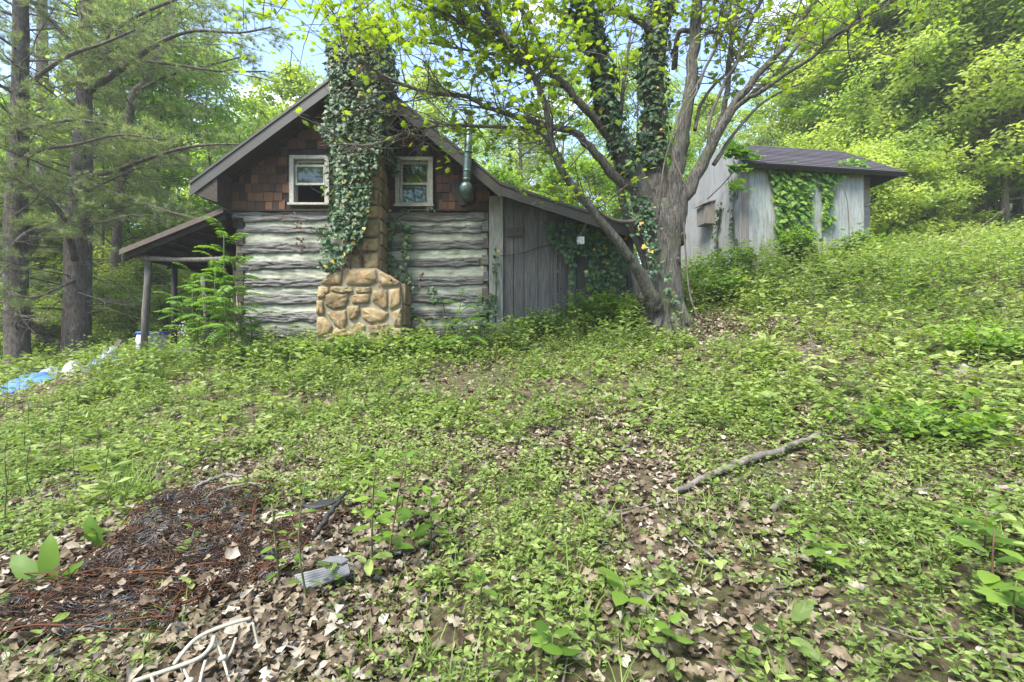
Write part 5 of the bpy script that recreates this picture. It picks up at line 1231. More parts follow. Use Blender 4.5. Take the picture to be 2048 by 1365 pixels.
# creeping seedlings everywhere, finer close to the camera
x, y = field(66000, -6, 7, .9, 4.6); k = rng.random(len(x)) < bare(x, y) * np.clip((vnoise(x * 1.3 + 7, y * 1.3 + 3, 3) - .30) * 2.6, .06, 1) * .36; x, y = x[k], y[k]
tb = np.clip(vnoise(x * .8, y * .8, 2) * .5 + .35 + rng.normal(0, .12, len(x)), 0, 1)
hf = rng.random(len(x)) < .38
whorls(x[hf], y[hf], rng.uniform(.03, .15, hf.sum()), 6, rng.uniform(.018, .040, hf.sum()), tmpl=T_OVAL, tb=tb[hf], ratio=.6)
whorls(x[~hf], y[~hf], rng.uniform(.03, .18, (~hf).sum()), 8, rng.uniform(.022, .046, (~hf).sum()), tb=tb[~hf] * .9 + .05, ratio=.42)
x, y = field(150000, -12, 13, 4.2, 9.6); k = rng.random(len(x)) < bare(x, y) * np.clip((vnoise(x * 1.0 + 7, y * 1.0 + 3, 3) - .26) * 2.4, .10, 1) * .30; x, y = x[k], y[k]
tb = np.clip(vnoise(x * .7, y * .7, 2) * .5 + .3 + rng.normal(0, .12, len(x)), 0, 1)
whorls(x, y, rng.uniform(.05, .22, len(x)), 7, rng.uniform(.028, .058, len(x)), tb=tb, ratio=.58, tmpl=T_QUAD)
x, y = field(130000, -22, 28, 9, 24); k = rng.random(len(x)) < .15 * np.clip(1.5 - y / 24, .3, 1); x, y = x[k], y[k]
whorls(x, y, rng.uniform(.10, .45, len(x)), 9, rng.uniform(.07, .14, len(x)), ratio=.55, tmpl=T_QUAD)
# upright leafy weeds: along the walls and on the bank
x, y = field(60000, -11, 13, 3.2, 13)
wgt = .05 + .75 * np.exp(-np.abs(y - 8.3 - .1 * x) / .9) * (x < 3.5) * np.clip((y - 6) / 1.5, .1, 1) + .55 * ((x > 3) & (y > 7.6)) + .3 * np.exp(-((x - 4.6) ** 2 + (y - 5.3) ** 2) / 3) + .14 * (x < -2.5) * (y > 4)
wgt *= .4 + 1.2 * vnoise(x * .9 + 3, y * .9, 2); k = rng.random(len(x)) < wgt * bare(x, y) * .22; x, y = x[k], y[k]
tb = np.clip(vnoise(x * .5 + 30, y * .5, 2) * .5 + .32 + .22 * (x > 3) + rng.normal(0, .1, len(x)), 0, 1)
wq = 1
h = rng.uniform(.25, .70, len(x)) * np.where((x > 3) & (y > 7.6), 1.25, 1.0) * np.where(y < 6, .6, 1)
whorls(x, y, h, 16, rng.uniform(.055, .10, len(x)), tilt=.05, tb=tb, ratio=.45, tmpl=T_QUAD)
# broad-leaved sprigs
x, y = field(9000, -8, 10, 1.6, 9); k = rng.random(len(x)) < bare(x, y) * .10 * vnoise(x + 9, y, 2) * 2; x, y = x[k], y[k]
whorls(x, y, rng.uniform(.10, .30, len(x)), 6, rng.uniform(.035, .065, len(x)), tmpl=T_OVAL, tb=rng.uniform(.3, .8, len(x)), ratio=.5)
tag(cover.build('ground_cover', MT['cover']), 'low mixed green seedlings, creepers and weeds carpeting the slope', 'ground cover', kind='stuff')

# grass
gr = Geo()
def tufts(x, y, nb, L, w):
    N = len(x); z = G(x, y); k = np.repeat(np.arange(N), nb); a = rng.random(N * nb) * 6.28
    p = np.c_[x[k] + rng.normal(0, .03, N * nb), y[k] + rng.normal(0, .03, N * nb), z[k] - .01]
    d = np.c_[np.cos(a) * .5, np.sin(a) * .5, rng.uniform(.6, 1.3, N * nb)]
    gr.leaves(T_BLADE, p, d, np.c_[-np.cos(a), -np.sin(a), np.full(N * nb, .6)], L[k] * rng.uniform(.5, 1.2, N * nb), w, tint=np.clip(rng.random(N)[k] * .6 + rng.random(N * nb) * .4, 0, 1))
x, y = field(40000, -10, 8, 1.2, 9); k = rng.random(len(x)) < bare(x, y) * np.clip(vnoise(x * 1.1 + 60, y * 1.1 + 11, 2) - .42, 0, 1) * np.where(x < -.5, 1.0, .45); x, y = x[k], y[k]
tufts(x, y, 11, rng.uniform(.08, .24, len(x)), .0065)
for px, py, n, L in ((240, 990, 34, .34), (255, 1010, 26, .3), (310, 800, 20, .35), (330, 760, 24, .4), (380, 740, 24, .45), (580, 920, 18, .2), (1790, 1120, 14, .2), (1480, 1080, 10, .16), (700, 1000, 12, .2), (300, 735, 30, .5), (330, 725, 26, .5), (420, 730, 20, .45), (250, 745, 20, .45)):
    c = pg(px, py); m_ = n // 3; tufts(c[0] + rng.normal(0, .10, m_), c[1] + rng.normal(0, .10, m_), 14, np.full(m_, L), .008)
tag(gr.build('grass', MT['grass']), 'thin tufts of fresh green grass among the seedlings', 'grass', kind='stuff')

# dead leaves
lt = Geo()
def litter(n, x0, x1, y0, y1, prob, L0, L1, lift=.02, oakf=.5, dry=None):
    x, y = field(n, x0, x1, y0, y1); k = rng.random(len(x)) < prob * np.clip(.35 + 1.3 * (vnoise(x * 1.3 + 7, y * 1.3 + 3, 3) < .56), 0, 1); x, y = x[k], y[k]
    N = len(x); a = rng.random(N) * 6.28
    for t_, sel in ((T_OAK, rng.random(N) < oakf),):
        kinds = [(t_, sel)] + ([(T_CURL, ~sel)] if dry is None else [(T_DRYS[q_], ~sel & (np.arange(N) % 5 == q_)) for q_ in range(5)])
        for tm, s_ in kinds:
            m_ = s_.sum(); L = rng.uniform(L0, L1, m_)
            p = np.c_[x[s_], y[s_], G(x[s_], y[s_]) + rng.uniform(.004, lift + .02, m_)]
            d = np.c_[np.cos(a[s_]), np.sin(a[s_]), rng.normal(.05, .25, m_)]
            flip = np.where(rng.random(m_) < .5, 1, -1)
            nn = np.c_[rng.normal(0, .55, m_), rng.normal(0, .55, m_), flip * np.ones(m_)]
            lt.leaves(tm, p, d, nn, L, L * rng.uniform(.5, .85, m_), tint=np.clip(rng.beta(2.2, 2, m_), 0, 1))
litter(9000, -6, 7, .9, 4.6, .6, .04, .10, .03, .6)
litter(60000, -6, 7, .9, 4.6, .6, .025, .07, .02, 0.0, 1)
litter(40000, -11, 12, 4.4, 9.5, .4, .05, .11, .02, 0.0, 1)
litter(5000, -3.1, -.4, 1.2, 3.6, .5, .04, .10, .05, .6)
litter(16000, -3.1, -.4, 1.2, 3.6, .5, .025, .07, .04, 0.0, 1)
x0_ = mroot[0] + .7
litter(2500, x0_ - .9, x0_ + 1.2, 6.7, 8.3, .7, .05, .12)
# leaves caught on the springs
for _ in range(150):
    px_, py_ = RND.uniform(60, 640), RND.uniform(1010, 1270)
    if abs((px_ - 330) / 330 + (py_ - 1130) / 220) > .75: continue
    c_ = pg(px_, py_); a_ = RND.uniform(0, 6.28)
    lt.leaves(T_OAK if RND.random() < .5 else T_DRYS[RND.randrange(5)], [c_ + (0, 0, RND.uniform(.06, .17))], [(math.cos(a_), math.sin(a_), RND.gauss(0, .3))], [(RND.gauss(0, .5), RND.gauss(0, .5), 1)], RND.uniform(.035, .075), tint=RND.uniform(.2, .85))
tag(lt.build('leaf_litter', MT['litter'], smooth=True), 'dry brown and grey oak leaves littering the ground', 'dead leaves', kind='stuff')

# fallen twigs
st = Geo()
x, y = field(1500, -7, 8, 1.3, 8.5); k = rng.random(len(x)) < .28; x, y = x[k], y[k]
for a_, b_ in zip(x, y):
    L = RND.uniform(.12, .5); an = RND.uniform(0, 6.28); n_ = 4; xs = a_ + math.cos(an) * np.linspace(0, L, n_) + rng.normal(0, .012, n_); ys = b_ + math.sin(an) * np.linspace(0, L, n_) + rng.normal(0, .012, n_)
    st.tube(np.c_[xs, ys, G(xs, ys) + .02 + rng.uniform(0, .04, n_)], np.linspace(RND.uniform(.003, .007), .002, n_), 4)
tag(st.build('twig_litter', MT['deadwood']), 'small dead twigs scattered through the leaves', 'twigs', kind='stuff')

# ---------------------------------------------------------------- plants one can point to
def leafy_plant(name, label, px, py, h, n, L, W=.5, mat='weed', tmpl=T_OVAL, pairs=True, group=None, stem='stem', leanx=0.0, top=True, start=.25, D=None, sr=.006, tilt=.1, t=None, key=None):
    b = pg(px, py) if D is None else np.array([(px - 1024) / FPX * D, D, g1((px - 1024) / FPX * D, D)])
    root = thing(name, label, 'plant', b, group)
    m_ = 6; f = np.linspace(0, 1, m_); w1, w2 = RND.gauss(0, .05), RND.gauss(0, .05)
    pts = np.c_[b[0] + leanx * h * f ** 1.4 + w1 * h * np.sin(f * 3), b[1] + w2 * h * np.sin(f * 3), b[2] - .03 + (h + .03) * f]
    Geo().tube(pts, np.linspace(sr, sr * .45, m_), 6).build('stem', MT[stem], root, smooth=True)
    a0 = RND.uniform(0, 6.28)
    for i in range(n):
        fr = start + (1 - start) * (i / max(n - 1, 1)) if not pairs else start + (1 - start) * ((i // 2) / max((n - 1) // 2, 1))
        p = np.array([np.interp(fr, f, pts[:, k_]) for k_ in range(3)])
        a = a0 + (i % 2) * math.pi + (i // 2) * (math.pi / 2) + RND.gauss(0, .25) if pairs else a0 + i * 2.4
        up = tilt + .9 * max(0, fr - .85) / .15 * (.7 if top else 0)
        d = np.array([math.cos(a), math.sin(a), up + RND.gauss(0, .12)]); l_ = L * RND.uniform(.75, 1.15) * (1 - .35 * max(0, fr - .7) / .3)
        tt = RND.choice((.15, .3, .5, .65)) if t is None else t * .8
        place_leaf(root, leaf_mesh((key or mat, tt, id(tmpl)), tmpl, mat, tt), p + unit(d) * .012, d, np.array([RND.gauss(0, .2), RND.gauss(0, .2), 1.0]), l_, l_ * W)
    return root
# dock rosette at the lower left
b = pg(95, 1190)
dock = thing('dock_plant', 'broad-leaved dock with large light green leaves beside the rusty springs', 'plant', b)
T_DOCK = (np.array([(0, 0, 0), (.2, .12, .02), (.42, .3, .06), (.5, .55, .05), (.36, .82, 0), (0, 1, -.12), (-.36, .82, 0), (-.5, .55, .05), (-.42, .3, .06), (-.2, .12, .02), (0, .3, 0), (0, .6, .02), (0, .85, -.03)]),
          [[(0, 1, 2, 10), (10, 2, 3, 11), (11, 3, 4, 12), (0, 10, 8, 9), (10, 11, 7, 8), (11, 12, 6, 7)], [(12, 4, 5), (12, 5, 6)]])
for d, L, o_ in (((-.9, .1, .75), .30, (0, 0)), ((-.15, .1, 1.0), .30, (.02, 0)), ((.45, -.1, .55), .22, (.06, 0)), ((.8, -.2, .28), .2, (.06, -.02)), ((-.8, -.5, .05), .30, (-.03, -.06)), ((-.5, -.8, .1), .22, (0, -.05))):
    place_leaf(dock, leaf_mesh('dock', T_DOCK, 'weed', .45), b + np.array([o_[0], o_[1], .01]), np.array(d), np.array([.3, -.6, .6]), L, L * .30)
b2 = pg(205, 1105); dk2 = thing('dock_plant', 'single upright pale dock leaf growing through the spring frame', 'plant', b2)
for d, L in (((-.35, -.1, 1.0), .24), ((.5, -.4, .4), .14)): place_leaf(dk2, leaf_mesh('dock', T_DOCK, 'weed', .45), b2, np.array(d), np.array([.2, -.9, .3]), L, L * .36)
# tall opposite-leaved stalks in the foreground
leafy_plant('weed_stalk', 'tall slender stalk with paired leaves before the corrugated sheet', 622, 1225, .62, 14, .085, .42, leanx=-.03)
leafy_plant('weed_stalk', 'shorter paired-leaf stalk among the rusty springs', 560, 1175, .42, 12, .075, .45, leanx=-.1)
leafy_plant('weed_stalk', 'small sprig with pointed leaves in the middle of the springs', 390, 1130, .2, 7, .09, .5)
leafy_plant('sapling', 'bushy light green sapling to the right of the charred stick', 745, 1140, .62, 18, .10, .55, leanx=.03, pairs=False, t=.85)
leafy_plant('sapling', 'slim sapling with olive leaves beside the bushy one', 790, 1080, .55, 14, .10, .5, leanx=.12, pairs=False)
leafy_plant('sapling', 'red-stemmed sapling leaning right in the foreground scrub', 770, 1170, .66, 14, .105, .55, leanx=.16, pairs=False, stem='redstem')
leafy_plant('sapling', 'low spreading sapling right of the red-stemmed one', 860, 1120, .36, 12, .11, .55, pairs=False, start=.4)
T_BIG = fan([(0, 0), (.3, .05), (.48, .35), (.5, .65), (.25, .9), (0, 1), (-.25, .9), (-.5, .65), (-.48, .35), (-.3, .05)], .04)
leafy_plant('sapling', 'big-leaved seedling with rounded leaves at the bottom of the picture', 1340, 1345, .16, 5, .09, .8, tmpl=T_BIG, pairs=False, start=.7, tilt=.0, key='big')
leafy_plant('sapling', 'pale olive seedling with a few broad leaves at the bottom right', 1990, 1230, .34, 8, .14, .5, pairs=False, start=.3, key='b2', stem='redstem')
leafy_plant('sapling', 'brown-tinged seedling near the right edge of the foreground', 1975, 1130, .25, 7, .13, .5, pairs=False, start=.4, stem='redstem')
leafy_plant('sapling', 'cluster of pointed leaves on a dark stem by the fallen branch', 1960, 900, .42, 9, .19, .5, pairs=False, start=.5, stem='redstem', tilt=.0)
leafy_plant('sapling', 'olive four-leaved seedling in the centre foreground', 965, 1250, .2, 5, .12, .5, pairs=False, start=.8, tilt=0)
leafy_plant('sapling', 'low oak seedling with broad blunt leaves near the bottom centre', 1250, 1260, .2, 6, .14, .6, pairs=False, start=.6, tilt=.2, t=.85)
leafy_plant('sapling', 'maple seedling with pointed lobed leaves at the lower right', 1640, 1150, .16, 6, .13, .8, tmpl=T_MAPLE, pairs=False, start=.7, tilt=0, t=.85)
leafy_plant('sapling', 'yellowish seedling of five drooping leaves right of centre', 1600, 1105, .13, 6, .11, .42, pairs=False, start=.8, tilt=-.1, t=.85)
leafy_plant('sapling', 'lobed-leaf maple sprout in the right foreground corner', 2035, 1280, .22, 6, .15, .9, tmpl=T_MAPLE, pairs=False, start=.6, tilt=0, t=.85)
leafy_plant('sapling', 'large heart-shaped leaf sprout at the bottom edge', 1105, 1350, .15, 5, .10, .9, tmpl=T_BIG, pairs=False, start=.7, tilt=.1, key='big')
GW = 'tall leafy weed stalk in the meadow at the left'
for px, py, h in ((20, 990, .5), (75, 1010, .55), (160, 1000, .5), (205, 985, .45), (48, 960, .5), (110, 940, .5), (190, 940, .5), (290, 900, .4), (10, 1080, .45), (380, 870, .45), (450, 880, .4), (130, 870, .5), (60, 880, .5)):
    leafy_plant('weed_stalk', GW, px, py, h, 12, .085, .4, group='weed stalks at the left', pairs=RND.random() < .5, leanx=RND.gauss(0, .08))
GR = 'tall bright weed on the bank below the right-hand woods'
for px, py in ((1730, 600), (1770, 580), (1800, 610), (1830, 560), (1860, 600), (1900, 570), (1940, 600), (1970, 560), (2010, 590), (2035, 560), (1880, 640), (1790, 655), (1700, 640), (1650, 600), (1620, 640), (1560, 620), (1740, 560), (1845, 530), (1920, 540), (2000, 530)):
    leafy_plant('weed_stalk', GR, px, py, RND.uniform(.6, .95), 14, .16, .42, group='weeds on the right bank', pairs=False, sr=.007, leanx=RND.gauss(0, .06))
GM = 'knee-high leafy sprout on the slope before the cabin'
for px, py, h in ((870, 830, .4), (780, 800, .35), (700, 790, .4), (1040, 890, .22), (1080, 760, .3), (1180, 790, .35), (1310, 740, .35), (1390, 830, .28), (1450, 870, .25), (1580, 800, .4), (1700, 760, .5), (1750, 850, .35), (1640, 930, .3), (1240, 720, .4), (560, 800, .4), (610, 750, .45), (720, 745, .45), (1540, 880, .3), (1850, 820, .5), (1960, 790, .5)):
    leafy_plant('sprout', GM, px, py, h, 11, .085, .55, group='sprouts on the slope', pairs=False, start=.45, tilt=.05)
# pinnate-leaved saplings (sumac)
def frond(b0, d, L, root, mat='creeper'):
    g = Geo(); n = 15; d = unit(d); f = np.linspace(0, 1, 7)
    pts = b0 + np.outer(f, d) * L + np.c_[0 * f, 0 * f, -.55 * L * f ** 2 + .22 * L * f]
    g.tube(pts, np.linspace(.005, .002, 7), 4, tint=.3)
    ff = np.repeat(np.linspace(.16, 1, n), 2); p = np.stack([np.interp(ff, f, pts[:, k_]) for k_ in range(3)], 1)
    t = unit(np.gradient(pts, axis=0)); tt = np.stack([np.interp(ff, f, t[:, k_]) for k_ in range(3)], 1)
    s_ = np.tile([1, -1], n)[:, None] * unit(np.cross(tt, (0, 0, 1)))
    g.leaves(T_LEAF, p, s_ + tt * .5 + np.c_[0 * ff, 0 * ff, -.35 + rng.normal(0, .12, len(ff))], np.tile([0, -.1, 1.0], (len(ff), 1)) + rng.normal(0, .2, (len(ff), 3)), L * .21 * np.sin(np.pi * (.2 + .68 * ff)), L * .06, tint=rng.uniform(.3, .9, len(ff)))
    tag(g.build('frond', MT[mat], root), kind=None)
def sumac(label, px, py, D, tops, nf, L, group=None):
    b = np.array([(px - 1024) / FPX * D, D, 0]); b[2] = g1(b[0], b[1])
    root = thing('sumac_sapling', label, 'sapling', b, group); sg = Geo()
    for (tx, ty) in tops:
        e_ = P(tx, ty, D); f = np.linspace(0, 1, 6)[:, None]; pts = b - (0, 0, .04) + (e_ - b) * f + np.array([.10, 0, 0]) * np.sin(f * 3.1) * RND.uniform(-1, 1)
        sg.tube(pts, np.linspace(.017, .007, 6), 6)
        for i in range(nf):
            fr = .30 + .70 * i / (nf - 1); p = pts[0] + (pts[-1] - pts[0]) * fr; a = i * 2.4 + RND.gauss(0, .3); el = .35 + .75 * max(0, fr - .75) * 3 + RND.gauss(0, .2)
            frond(p, np.array([math.cos(a), math.sin(a) * .8, el]), L * RND.uniform(.75, 1.1), root)
    sg.build('stem', MT['stem'], root, smooth=True)
sumac('tall feathery sapling with long pinnate leaves at the corner of the porch', 463, 742, 7.9, [(448, 465), (466, 520), (440, 560)], 16, .62)
sumac('shorter feathery sapling between the porch posts', 400, 735, 8.3, [(385, 545), (430, 515), (410, 590), (360, 600)], 13, .55)
sumac('feathery sapling spreading against the logs beside the tall one', 485, 735, 8.3, [(475, 590), (500, 630)], 10, .5)
sumac('slender feathery sapling in front of the right-hand logs', 930, 742, 7.6, [(922, 600), (940, 640)], 11, .42)
sumac('second feathery sapling standing by the corner post', 962, 735, 7.9, [(955, 610)], 11, .40)
# shrubs by the lean-to and shed
def shrub(label, px, py, w, h, n, name='shrub', mat='weed', D=None, L=.075, group=None):
    b = pg(px, py) if D is None else np.array([(px - 1024) / FPX * D, D, g1((px - 1024) / FPX * D, D)])
    root = thing(name, label, 'shrub', b, group); sg, lg = Geo(), Geo()
    for i in range(n):
        a = i * 2.4; e_ = b + np.array([math.cos(a) * w * RND.uniform(.2, 1), math.sin(a) * w * .7 * RND.uniform(.2, 1), h * RND.uniform(.5, 1.05)]); mid = (b + e_) / 2 + np.array([0, 0, .08 * h])
        sg.tube([b - (0, 0, .03), mid, e_], [.009, .006, .003], 5)
        for f in np.linspace(.35, 1, 8):
            c = (b + (mid - b) * f * 2) if f < .5 else mid + (e_ - mid) * (f * 2 - 1)
            spray(c, 7, .16 * w / .5, .05, L, lg, T_LEAF)
    sg.build('stem', MT['stem'], root); tag(lg.build('foliage', MT[mat], root), kind='stuff')
    return root
shrub('bright bushy shrub at the foot of the lean-to ivy', 1190, 668, .75, .75, 22, D=8.6)
shrub('loose shrub before the grey lean-to boards', 1075, 685, .6, .55, 14, D=8.5)
shrub('low shrub between the lean-to and the weathered post', 1240, 660, .5, .6, 14, D=8.3)
shrub('leafy shrub hiding the foot of the stone chimney', 720, 712, .75, .42, 18, D=8.0)
shrub('green shrub below the right-hand logs', 850, 712, .7, .40, 16, D=8.2)
shrub('shrub with white blossom at the corner of the shed', 1465, 560, .65, .75, 18, D=10.3)
shrub('young tree-like shrub in front of the shed panels', 1590, 560, .55, .95, 16, D=10.2, L=.10)
shrub('airy shrub at the right end of the shed', 1715, 545, .6, .9, 16, D=10.8, L=.10)
shrub('low shrub left of the shed behind the maple', 1410, 590, .6, .7, 14, D=9.6)
shrub('arching shrub right of the maple trunk', 1440, 625, .7, .6, 16, D=8.8)
shrub('shrub at the foot of the cabin logs left of the chimney', 580, 715, .6, .38, 14, D=8.3)
shrub('leafy tangle at the far right of the slope', 1990, 720, 1.0, .45, 26, L=.06)
shrub('leafy tangle right of the fallen branch', 1850, 880, .8, .28, 20, L=.05)
fl = pg(1460, 560); pf = np.array([P(RND.gauss(1470, 22), RND.gauss(522, 6), 10.05) for _ in range(60)])
wb = thing('blossom', 'small white blossom heads on the shrub by the shed corner', 'flower', pf.mean(0)); tag(Geo().leaves(T_QUAD, pf, rng.normal(0, 1, pf.shape), np.tile([0, -.6, .8], (60, 1)), .055).build('petals', MT['flower'], wb), kind='stuff')
pf = np.array([P(RND.gauss(366, 6), RND.gauss(660, 7), 9.6) for _ in range(40)])
wb = thing('blossom', 'white flower spike beside the dark porch post', 'flower', pf.mean(0)); tag(Geo().leaves(T_QUAD, pf, rng.normal(0, 1, pf.shape), np.tile([0, -.6, .8], (40, 1)), .04).build('petals', MT['flower'], wb), kind='stuff')
Geo().tube([np.array([pf.mean(0)[0], 9.6, g1(pf.mean(0)[0], 9.6)]), pf.mean(0)], .006, 5).build('stem', MT['stem'], wb)
# ---------------------------------------------------------------- scrap: mattress springs
def coil_mesh(name, mat, r=.034, h=.05, turns=3.2, wire=.0026):
    t = np.linspace(0, 1, int(turns * 9)); a = t * turns * 2 * np.pi; rr = r * (1 - .35 * np.sin(np.pi * t))
    me = Geo().tube(np.c_[rr * np.cos(a), rr * np.sin(a), h * (t - .5)], wire, 3).mesh(name, True); me.materials.append(MT[mat]); return me
COILS = [coil_mesh('coil', 'darkrust'), coil_mesh('coil', 'greywire', .036, .04, 2.6), coil_mesh('coil', 'rust', .034, .045, 3)]
def springs(label, corners, nu, nv, lift, wts, seed, sag=.06):
    R = random.Random(seed); c = [pg(*q) for q in corners]
    root = thing('mattress_springs', label, 'springs', np.mean(c, 0), None)
    def S(u, v):
        x = (c[0] * (1 - u) + c[1] * u) * (1 - v) + (c[3] * (1 - u) + c[2] * u) * v
        z = g1(x[0], x[1]) + lift + sag * (vnoise(u * 3 + seed, v * 3 + seed, 2) - .3) + .05 * math.sin(u * 3.1) * math.sin(v * 3)
        return np.array([x[0] + .03 * math.sin(v * 7 + seed), x[1], z])
    for i in range(nu):
        for j in range(nv):
            if R.random() < .12: continue
            u, v = (i + .5 + R.gauss(0, .2)) / nu, (j + .5 + R.gauss(0, .2)) / nv
            o = link('coil', COILS[R.choices((0, 1, 2), wts)[0]], None, root)
            p = S(u, v); M_ = Matrix.Translation(Vector(p)) @ Matrix.Rotation(R.uniform(0, 6.28), 4, 'Z') @ Matrix.Rotation(R.gauss(0, .5), 4, 'X') @ Matrix.Rotation(R.gauss(0, .5), 4, 'Y') @ Matrix.Scale(R.uniform(.85, 1.25), 4)
            o.matrix_basis = M_
    for (u0, v0, u1, v1) in ((0, 0, 1, 0), (1, 0, 1, 1), (1, 1, 0, 1), (0, 1, 0, 0)):
        for dz in (.03, -.02):
            p = [S(u0 + (u1 - u0) * f, v0 + (v1 - v0) * f) + np.array([0, 0, dz + .012 * math.sin(f * 9 + dz * 40)]) for f in np.linspace(0, 1, 14)]
            Geo().tube(p, .004, 5).build('border_wire', MT['rust'], root, smooth=True)
    for k in range(nv + 1):
        v = k / nv; p = [S(f, v) + np.array([0, 0, .02 + R.gauss(0, .008)]) for f in np.linspace(0, 1, nu * 2)]
        Geo().tube(p, .002, 3).build('cross_wire', MT['rust'] if k % 2 else MT['darkrust'], root)
    return root
springs('sagging rusty mattress spring frame with grey and brown coils', [(330, 1012), (548, 1000), (440, 1185), (130, 1200)], 13, 15, .10, (5, 5, 1), 3)
springs('flattened rusty spring frame under the right side of the scrap heap', [(420, 1100), (690, 1045), (560, 1165), (330, 1260)], 10, 8, .04, (6, 1, 2), 8, .04)
springs('darker rusty spring frame at the lower left corner', [(40, 1190), (430, 1190), (330, 1290), (-60, 1310)], 13, 8, .06, (6, 3, 2), 13, .05)

def pole(name, label, cat, pts, mat, sides=9, rough=.22, smooth=True, lift=0.0):
    q = []
    for (px, py, r, up) in pts:
        b_ = pg(px, py); b_[2] += up; q.append(np.r_[b_, r])
    q = np.array(q); t_ = np.linspace(0, len(q) - 1, len(q) * 5); qq = np.stack([np.interp(t_, range(len(q)), q[:, k]) for k in range(4)], 1)
    qq[:, :3] += (np.random.default_rng(len(label)).random((len(qq), 3)) - .5) * (.01 + .25 * qq[:, 3:4])
    return tag(Geo().tube(qq[:, :3], qq[:, 3], sides, rough=rough, seed=len(label)).build(name, MT[mat], smooth=smooth), label, cat)
pole('fallen_branch', 'long grey fallen branch lying on the leaves at right', 'branch', [(1345, 998, .014, .03), (1420, 965, .024, .04), (1480, 940, .029, .05), (1560, 917, .026, .06), (1640, 884, .018, .06)], 'deadwood')
pole('stick', 'crooked pale stick lying on the mattress springs', 'stick', [(382, 1030, .012, .13), (395, 1015, .014, .15), (425, 1003, .014, .16), (450, 995, .013, .16), (490, 990, .009, .14)], 'deadwood', 7)
pole('stick', 'thin dark stick crossing the springs below the pale one', 'stick', [(400, 1045, .007, .13), (440, 1022, .008, .15), (500, 1010, .008, .15), (545, 1012, .006, .13)], 'deadwood', 6)
pole('charred_stick', 'blackened charred stick at the right end of the springs', 'stick', [(628, 1108, .013, .10), (650, 1082, .016, .12), (668, 1060, .014, .13), (690, 1035, .011, .15)], 'char')
pole('stick', 'short grey broken stick right of centre', 'stick', [(1545, 1030, .018, .03), (1575, 1008, .018, .04)], 'deadwood')
pole('stick', 'dry brown stick lying at the right-hand bank', 'stick', [(1975, 702, .03, .05), (2048, 690, .04, .1)], 'twigbark')
pole('stick', 'thin forked dead twig on the middle of the right slope', 'stick', [(1630, 735, .006, .2), (1618, 715, .007, .32), (1600, 690, .007, .2), (1560, 660, .004, .3)], 'deadwood', 5)
pole('stick', 'long grey dead stem arching over the right slope', 'stick', [(1850, 600, .01, .1), (1900, 580, .009, .6), (1960, 560, .008, 1.0), (2010, 530, .006, 1.2)], 'twigbark', 5)
b = pg(702, 1165)
g = Geo().tube([b + (-.05, -.06, .03), b + (0, .02, .05), b + (.04, .10, .06)], [.022, .026, .02], 6, rough=.1)
tag(g.build('wood_stake', MT['polewood']), 'pale broken wooden stake beside the corrugated sheet', 'stake')
# corrugated sheet
c = [pg(588, 1188), pg(695, 1165), pg(700, 1192), pg(615, 1212)]
U, V = np.meshgrid(np.linspace(0, 1, 5), np.linspace(0, 1, 49), indexing='ij')
pts = (c[0] * (1 - U)[..., None] + c[1] * U[..., None]) * (1 - V)[..., None] + (c[3] * (1 - U)[..., None] + c[2] * U[..., None]) * V[..., None]
pts[..., 2] = G(pts[..., 0], pts[..., 1]) + .075 + .009 * np.sin(V * 6 * 2 * np.pi) + .02 * U
gs = Geo().grid(pts); lo = pts.copy(); lo[..., 2] -= .003; gs.grid(lo[:, ::-1])
tag(gs.build('corrugated_sheet', MT['corr'], smooth=True), 'small grey corrugated metal sheet lying on the leaves', 'metal sheet')
b = pg(668, 1172); g = Geo()
g.prism([b + np.array(q) + (0, 0, .105) for q in ((-.07, -.015, 0), (-.03, -.03, .005), (.0, -.018, 0), (.05, -.03, 0), (.08, -.01, .01), (.03, .02, .015), (-.03, .025, .01))], (0, 0, .008))
tag(g.build('metal_scrap', MT['corr']), 'curved scrap of grey metal on the corrugated sheet', 'scrap')
g = Geo(); b = pg(515, 1208); t = np.linspace(0, 1, 110); a = t * 11 * 2 * np.pi
g.tube(np.c_[b[0] + .10 * (t - .5), b[1] + .014 * np.cos(a), b[2] + .03 + .014 * np.sin(a)], .0028, 4); tag(g.build('coil_spring', MT['tar']), 'small black coil spring beside the corrugated sheet', 'spring')
b = pg(640, 1040); q = np.array([(-.11, -.01, .08), (-.04, -.04, .07), (.07, -.03, .09), (.12, .01, .11), (.04, .03, .11), (-.05, .03, .09)])
g = Geo().prism(b + q, (0, 0, .008)); tag(g.build('plastic_scrap', MT['tar']), 'bent black plastic scrap behind the charred stick', 'scrap')

# ---------------------------------------------------------------- cream metal chair frame
CR = .0105
fr = thing('chair_frame', 'bent cream-painted metal chair frame lying in the leaves', 'chair', pg(470, 1345))
def cpx(px, py, D): return P(px, py, D)
def c6(cx_, cy_): return cx_ * .371, 920 + cy_ * .371
def strip(pts, name, w=.024, th=.008, mat='cream'):
    q = np.array([P(*c6(a, b_), D * .95) for a, b_, D in pts]); n_ = len(q); tt = np.linspace(0, n_ - 1, n_ * 5)
    from_ = np.stack([np.interp(tt, range(n_), q[:, k]) for k in range(3)], 1)
    k5 = np.ones(5) / 5; pad = np.vstack([from_[:1]] * 2 + [from_] + [from_[-1:]] * 2); sm = np.stack([np.convolve(pad[:, k], k5, 'valid') for k in range(3)], 1)
    return Geo().tube(sm, w / 2, 4 if w > .02 else 10, flat=.9).build(name, MT[mat], fr, smooth=w <= .02)
strip([(930, 1115, 1.80), (1000, 1020, 1.84), (1060, 960, 1.88), (1140, 920, 1.92), (1250, 880, 1.96), (1365, 850, 2.0)], 'rail', .0165)
